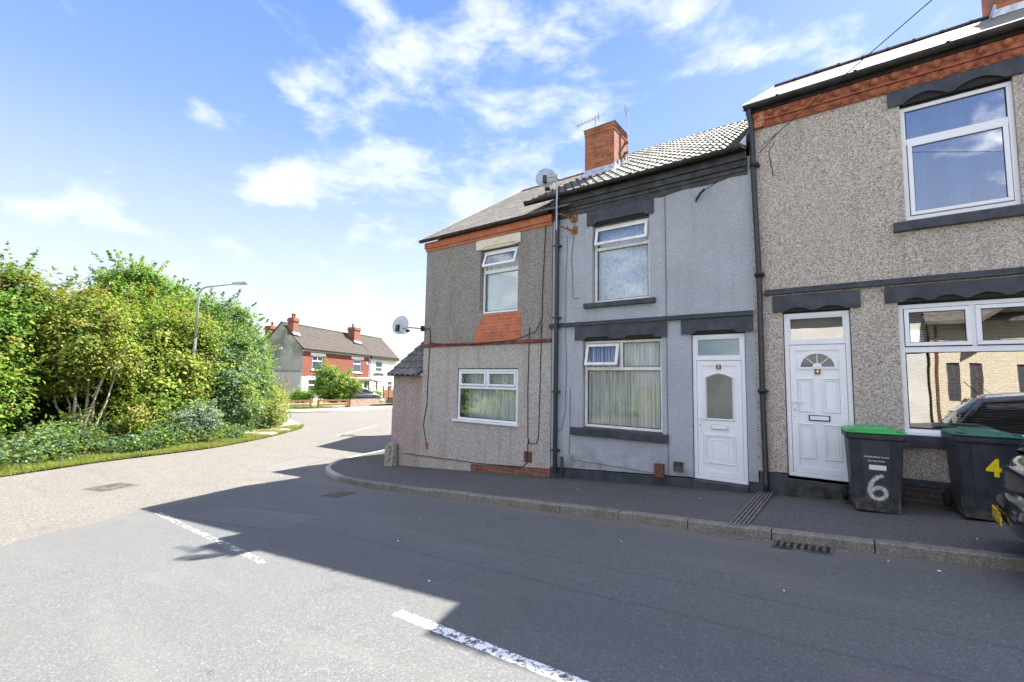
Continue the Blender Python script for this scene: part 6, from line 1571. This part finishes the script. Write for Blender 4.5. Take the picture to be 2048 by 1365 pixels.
# undergrowth (brambles, nettles) and grass along the verge
def along(line, t_):
    i = min(int(t_*(len(line)-1)), len(line)-2); f_ = t_*(len(line)-1)-i; return line[i]*(1-f_)+line[i+1]*f_
Vv = [q for q in Vs if 0.0 < q.y < 15 and q.x > -31]
cs, ns, ss, co = [], [], [], []
for _ in range(3000):
    t_ = rng.random(); q = along(Vv, t_); d = .60+.40*(.5+.5*math.sin(q.y*2.1))+abs(rng.normal())*1.15
    c = np.array([q.x-d*.93-(.9 if q.y > 9 else 0), q.y+d*(-.25), 0]); hmax = .14+max(0, min(1.05, (d-.45)*.5))*(.35+.85*(.5+.5*math.sin(c[1]*2.3+c[0]*1.3)))
    k = 26; lsz = rng.choice([.7, 1.0, 1.5], p=[.4, .4, .2]); off = rng.normal(size=(k, 3))*np.array([.17, .17, .12]); zz_ = Gz(c[0], c[1])+.06+rng.random()*hmax
    pl_ = rng.choice(['bluegreen', 'mid', 'yellow', 'olive', 'grey'], p=[.34, .34, .08, .16, .08]); base = pick(pl_, 1)[0]*rng.uniform(.5, 1.0)
    cs.append(np.array([c[0], c[1], zz_])+off); ns.append(np.array([.3, -.1, .9])+rng.normal(size=(k, 3))*.5); ss.append(.060*lsz*rng.uniform(.6, 1.3, k)); co.append(np.clip(base*(1+rng.normal(size=(k, 1))*.2), .01, .6))
me = leaf_mesh('undergrowth', np.concatenate(cs), np.concatenate(ns), np.concatenate(ss), np.concatenate(co))
ug = bpy.data.objects.new('undergrowth', me); COL.objects.link(ug); tag(ug, 'brambles, nettles and leafy weeds at the foot of the hedge', 'undergrowth', kind='stuff')
# deep shade of the wood behind: dense dark shrubs filling the back of the hedge
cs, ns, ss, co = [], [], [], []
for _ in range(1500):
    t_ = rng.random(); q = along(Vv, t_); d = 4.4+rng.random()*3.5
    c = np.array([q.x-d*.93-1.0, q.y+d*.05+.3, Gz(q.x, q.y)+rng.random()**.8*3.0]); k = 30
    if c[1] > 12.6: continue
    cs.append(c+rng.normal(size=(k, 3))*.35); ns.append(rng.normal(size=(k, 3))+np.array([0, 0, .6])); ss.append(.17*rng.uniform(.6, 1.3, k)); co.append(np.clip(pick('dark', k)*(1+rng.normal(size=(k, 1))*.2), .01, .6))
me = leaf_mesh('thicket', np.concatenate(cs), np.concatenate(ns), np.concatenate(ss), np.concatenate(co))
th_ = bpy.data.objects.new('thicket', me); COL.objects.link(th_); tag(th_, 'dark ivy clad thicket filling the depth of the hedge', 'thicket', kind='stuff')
# grass blades
def grass(name, line, dmin, dmax, n, hgt, pal, zoff, label, sgn=-1):
    n = int(n); t_ = rng.random(n)*(len(line)-1); i = np.minimum(t_.astype(int), len(line)-2); f_ = (t_-i)[:, None]
    L = np.array([[q.x, q.y] for q in line]); P = L[i]*(1-f_)+L[i+1]*f_
    tg = L[i+1]-L[i]; tg /= np.linalg.norm(tg, axis=1)[:, None]; nn = np.stack([-tg[:, 1], tg[:, 0]], 1)
    d = dmin+(dmax-dmin)*rng.random(n)**1.3
    P = P+nn*d[:, None]; z = np.array([Gz(a, b) for a, b in P])+zoff
    h = hgt*rng.uniform(.4, 1.3, n)*(1+.5*np.sin(P[:, 0]*3)*np.sin(P[:, 1]*2.3)); a = rng.random(n)*6.28; w_ = .008+.008*rng.random(n)
    dx, dy = np.cos(a), np.sin(a); ln = rng.normal(size=(n, 2))*h[:, None]*.45
    v = np.empty((n, 3, 3)); v[:, 0] = np.stack([P[:, 0]-dx*w_, P[:, 1]-dy*w_, z], 1); v[:, 1] = np.stack([P[:, 0]+dx*w_, P[:, 1]+dy*w_, z], 1); v[:, 2] = np.stack([P[:, 0]+ln[:, 0], P[:, 1]+ln[:, 1], z+h], 1)
    me = bpy.data.meshes.new(name); me.vertices.add(n*3); me.vertices.foreach_set('co', v.reshape(-1)); me.loops.add(n*3); me.loops.foreach_set('vertex_index', np.arange(n*3, dtype=np.int32))
    me.polygons.add(n); me.polygons.foreach_set('loop_start', np.arange(0, n*3, 3, dtype=np.int32)); me.polygons.foreach_set('loop_total', np.full(n, 3, dtype=np.int32)); me.update(calc_edges=True)
    ca = me.color_attributes.new('leafcol', 'FLOAT_COLOR', 'POINT'); c = pick(pal, n)*(1+rng.normal(size=(n, 1))*.15); big = (np.sin(P[:, 0]*1.7+P[:, 1]*.9)+np.sin(P[:, 1]*2.9))[:, None]
    c = np.where(big > .6, c*.5+np.array([.28, .22, .10])*.5, c); cc = np.ones((n, 3, 4)); cc[:, :, :3] = np.clip(c, .01, .6)[:, None, :]; ca.data.foreach_set('color', cc.reshape(-1)); me.materials.append(M['leaf'])
    o = bpy.data.objects.new(name, me); COL.objects.link(o); tag(o, label, 'grass', kind='stuff'); return o
Vg = [q for q in Vs if -.5 < q.y < 13.2 and q.x > -24.5]
grass('grass', Vg, -.07, 1.5, 52000, .11, 'verge', .03, 'bright green grass along the edge of the verge')
Vf = [q for q in FK if 10 < q.y < 40]
grass('lawn_grass', Vf, 2.9, 7.0, 14000, .22, 'mid', .12, 'grass growing behind the far fence')

# far garden planting
tree('garden_tree', 'rounded yellow green garden tree in front of the red brick house', (-38.9, 24.6), [(-38.9, 24.7, -.35, 1.35, 1.75, .95), (-39.1, 24.0, .35, .9, 1.1, .8), (-38.8, 26.0, -.75, 1.1, 1.2, .75), (-38.6, 23.6, -1.2, .9, 1.0, .7), (-38.8, 25.0, -1.5, 1.2, 1.3, .7)], 'yellow', 420, 34, .14, .09, group='garden plants across the main road', cat='tree', mix=('mid', .6))
tree('garden_shrub', 'low clipped bright green shrub at the corner of the grey gable', (-41.4, 23.0), [(-41.4, 23.0, -1.75, .8, 1.1, .5)], 'mid', 90, 34, .11, .03, group='garden plants across the main road', cat='shrub', mix=('yellow', .2))
tree('garden_shrub', 'yellow green shrub between the porch and the timber fence panel', (-41.6, 31.0), [(-41.6, 31.0, -1.75, .7, .9, .5)], 'yellow', 80, 34, .12, .03, group='garden plants across the main road', cat='shrub')
tree('conifer_tree', 'dark evergreen behind the left edge of the grey gable', (-46.0, 17.8), [(-46.0, 18.6, -.2, 1.5, 1.7, 2.4), (-46.4, 18.8, 1.2, 1.0, 1.2, 1.2)], 'dark', 260, 30, .18, .08, group='garden plants across the main road', cat='tree')

# small litter on the road and dead leaves by the kerb
m_ = MB()
rr = random.Random(12)
for (cx_, cy_, n_, sx_, sy_) in ((-1.15, 5.96, 34, .28, .05), (-.45, 5.98, 22, .35, .05), (-3.0, 5.98, 26, 1.6, .06), (-6.0, 6.0, 30, 1.6, .05), (1.0, 5.9, 16, .8, .08), (-3.2, 8.2, 24, 1.9, .05), (0, 8.1, 10, .8, .08)):
    for _ in range(n_):
        x = cx_+rr.gauss(0, sx_*.6); y = cy_-abs(rr.gauss(0, sy_)); a = rr.uniform(0, 6.28); s_ = rr.uniform(.008, .022); z = Gz(x, y)+(.10 if y > 6.2 else 0)+.006
        m_.cur = rr.choice((0, 0, 1, 2))
        q = [(x+s_*math.cos(a+k)*(.5 if k_ % 2 else 1), y+s_*math.sin(a+k)*(.5 if k_ % 2 else 1), z+rr.uniform(0, .008)) for k_, k in enumerate((0, 1.57, 3.14, 4.71))]; m_.add(q, [(0, 1, 2, 3)])
o = m_.build('leaf_litter', ['timber_orange', 'bark_pale', 'rust']); tag(o, 'dead leaves and grit gathered along the kerb and the foot of the walls', 'leaf litter', kind='stuff')
m_ = MB()
for (x, y) in ((-4.6, 3.9), (-3.3, 3.2), (1.15, 4.1), (-.5, 4.6), (-2.2, 5.2), (.6, 5.75), (.25, 5.85), (-1.4, 2.0), (-5.2, 4.8), (.9, 3.3), (-3.9, 7.3), (-1.9, 7.5), (1.0, 6.7)):
    z = Gz(x, y)+(.1 if y > 6.2 else 0)+.001; s_ = rr.uniform(.008, .018); a = rr.uniform(0, 3); m_.hexa([(x+s_*math.cos(a+k), y+s_*math.sin(a+k)*.7, z) for k in (0, 1.5, 3.1, 4.7)], [(x+s_*.8*math.cos(a+k), y+s_*.8*math.sin(a+k)*.7, z+.006) for k in (0, 1.5, 3.1, 4.7)])
o = m_.build('litter', 'sticker_white'); tag(o, 'tiny pale scraps of litter scattered over the shaded road', 'litter', kind='stuff')

# ================================================================== LIGHT, SKY, CAMERA
sun_dir = Vector((.235, 1.0, 1.17)).normalized()
sun = bpy.data.lights.new('sun', 'SUN'); sun.energy = 2.22; sun.angle = R(.5); sun.color = (1.0, .955, .88)
so = bpy.data.objects.new('sun', sun); COL.objects.link(so); so.rotation_euler = (-sun_dir).to_track_quat('-Z', 'Y').to_euler(); so.location = (5, 30, 30)
elev = math.asin(sun_dir.z); azim = math.atan2(sun_dir.x, sun_dir.y)
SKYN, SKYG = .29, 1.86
W = bpy.data.worlds.new('World'); scene.world = W; W.use_nodes = True; nt = W.node_tree; nt.nodes.clear(); t = NT(nt)
sky = t.n('ShaderNodeTexSky', sky_type='NISHITA', sun_disc=False, sun_elevation=elev, sun_rotation=azim, air_density=1.0, dust_density=.6, ozone_density=2.0, altitude=80)
dirv = t.vm('NORMALIZE', t.n('ShaderNodeTexCoord').outputs['Generated'])
dx = t.sep(dirv); zc = t.m('MAXIMUM', dx[2], .02)
plane = t.vm('MULTIPLY', dirv, (2.6, 2.6, 5.6))
warp = t.vm('ADD', plane, t.vm('MULTIPLY', t.noise(plane, 1.4, 3, .5, 1), (.4, .4, .4)))
n1 = t.noise(warp, 2.3, 10, .58)
n1 = t.m('MULTIPLY_ADD', t.m('SUBTRACT', n1, .5), 2.1, .5)
n2 = t.noise(warp, 1.0, 4, .5)
CLOUDS = [
    (-0.696, 0.459, 0.552, 0.136, 0.40),
    (-0.762, 0.403, 0.507, 0.078, 0.28),
    (-0.617, 0.585, 0.526, 0.146, 0.40),
    (-0.530, 0.679, 0.507, 0.177, 0.44),
    (-0.509, 0.738, 0.443, 0.239, 0.44),
    (-0.651, 0.622, 0.435, 0.153, 0.40),
    (-0.700, 0.534, 0.473, 0.067, 0.30),
    (-0.797, 0.461, 0.390, 0.093, 0.36),
    (-0.846, 0.401, 0.350, 0.088, 0.34),
    (-0.896, 0.313, 0.316, 0.071, 0.34),
    (-0.762, 0.566, 0.315, 0.091, 0.28),
    (-0.888, 0.177, 0.424, 0.045, 0.26),
    (-0.862, 0.255, 0.438, 0.051, 0.26),
    (-0.835, 0.194, 0.514, 0.039, 0.26),
    (-0.800, 0.219, 0.559, 0.041, 0.24),
    (-0.855, 0.098, 0.508, 0.034, 0.22),
    (-0.581, 0.533, 0.615, 0.073, 0.32),
    (-0.511, 0.575, 0.639, 0.099, 0.30),
    (-0.402, 0.637, 0.658, 0.139, 0.30),
    (-0.253, 0.727, 0.638, 0.160, 0.26),
    (-0.146, 0.787, 0.600, 0.120, 0.18),
    (-0.947, 0.165, 0.277, 0.069, 0.36),
    (-0.961, 0.107, 0.256, 0.044, 0.24),
    (-0.969, 0.100, 0.225, 0.066, 0.20),
    (0.021, 0.856, 0.517, 0.166, 0.20),
    (-0.121, 0.856, 0.503, 0.092, 0.20),
    (0.135, 0.843, 0.520, 0.102, 0.16),
    (-0.042, 0.827, 0.561, 0.101, 0.16),
    (-0.638, 0.433, 0.636, 0.051, 0.24),
    (-0.947, 0.255, 0.197, 0.057, 0.26),
    (-0.822, 0.546, 0.161, 0.206, 0.20),
    (-0.579, 0.731, 0.361, 0.168, 0.30),
    (-0.548, 0.606, 0.577, 0.076, 0.25),
]
acc = 0.0
for (vx, vy, vz, sig, wt) in CLOUDS:
    dd = t.vm('DISTANCE', dirv, (vx, vy, vz), 'Value')
    g_ = t.mr(dd, sig*1.25, 0.0, 0.0, wt)
    acc = t.m('ADD', acc, g_)
acc = t.m('MINIMUM', acc, .36)
# broken cloud cover added out of view, overhead and behind, to fill shaded fronts
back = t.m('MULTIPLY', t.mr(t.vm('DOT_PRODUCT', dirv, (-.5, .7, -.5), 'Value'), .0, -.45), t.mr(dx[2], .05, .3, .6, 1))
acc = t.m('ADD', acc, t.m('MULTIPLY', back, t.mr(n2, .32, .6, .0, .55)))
clear = t.mr(t.vm('DISTANCE', dirv, (.13, -.86, .47), 'Value'), .42, .12, 0.0, .42)
dens = t.m('SUBTRACT', t.m('ADD', n1, acc), clear)
cl = t.mr(dens, .66, 1.22, 0, .76)
grad = t.ramp(t.m('MAXIMUM', dx[2], 0.0), [(0.0, (.86, .88, .95)), (.13, (.76, .81, .95)), (.28, (.54, .64, .93)), (.45, (.27, .43, .92)), (.70, (.12, .27, .88)), (1.0, (.12, .24, .72))])
sc_ = t.n('ShaderNodeVectorMath', operation='SCALE'); t.set(sc_.inputs[0], sky.outputs[0]); sc_.inputs['Scale'].default_value = SKYN
gc_ = t.n('ShaderNodeVectorMath', operation='SCALE'); t.set(gc_.inputs[0], grad); gc_.inputs['Scale'].default_value = SKYG
skyc = t.mix(.75, sc_.outputs[0], gc_.outputs[0])
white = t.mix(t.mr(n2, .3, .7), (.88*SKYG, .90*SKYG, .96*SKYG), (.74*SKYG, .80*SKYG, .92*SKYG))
white = t.mix(back, white, (3.3*SKYG, 3.2*SKYG, 3.05*SKYG))  # added unseen clouds made far brighter than the visible ones, as fill light
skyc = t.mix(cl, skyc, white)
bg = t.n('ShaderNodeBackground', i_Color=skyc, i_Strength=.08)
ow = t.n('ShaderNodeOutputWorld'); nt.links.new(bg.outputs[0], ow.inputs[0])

cam = bpy.data.cameras.new('camera'); co_ = bpy.data.objects.new('camera', cam); COL.objects.link(co_)
cam.lens = 36*908/2048; cam.sensor_width = 36; cam.sensor_fit = 'HORIZONTAL'; cam.clip_end = 3000; cam.clip_start = .05
yaw, pit, rol = R(36.5), R(5.05), R(1.1)
fw_ = Vector((-math.sin(yaw)*math.cos(pit), math.cos(yaw)*math.cos(pit), math.sin(pit))); rt_ = Vector((math.cos(yaw), math.sin(yaw), 0)); up_ = rt_.cross(fw_)
r2 = rt_*math.cos(rol)+up_*math.sin(rol); u2 = -rt_*math.sin(rol)+up_*math.cos(rol)
co_.matrix_world = Matrix(((r2.x, u2.x, -fw_.x, 0), (r2.y, u2.y, -fw_.y, 0), (r2.z, u2.z, -fw_.z, 0), (0, 0, 0, 1)))
scene.camera = co_
scene.view_settings.view_transform = 'Standard'; scene.view_settings.look = 'None'; scene.view_settings.exposure = 3.28; scene.view_settings.gamma = 1
scene.render.engine = 'CYCLES'
cy = scene.cycles; cy.max_bounces = 8; cy.diffuse_bounces = 4; cy.glossy_bounces = 4; cy.transparent_max_bounces = 12; cy.use_denoising = True; cy.sample_clamp_indirect = 8
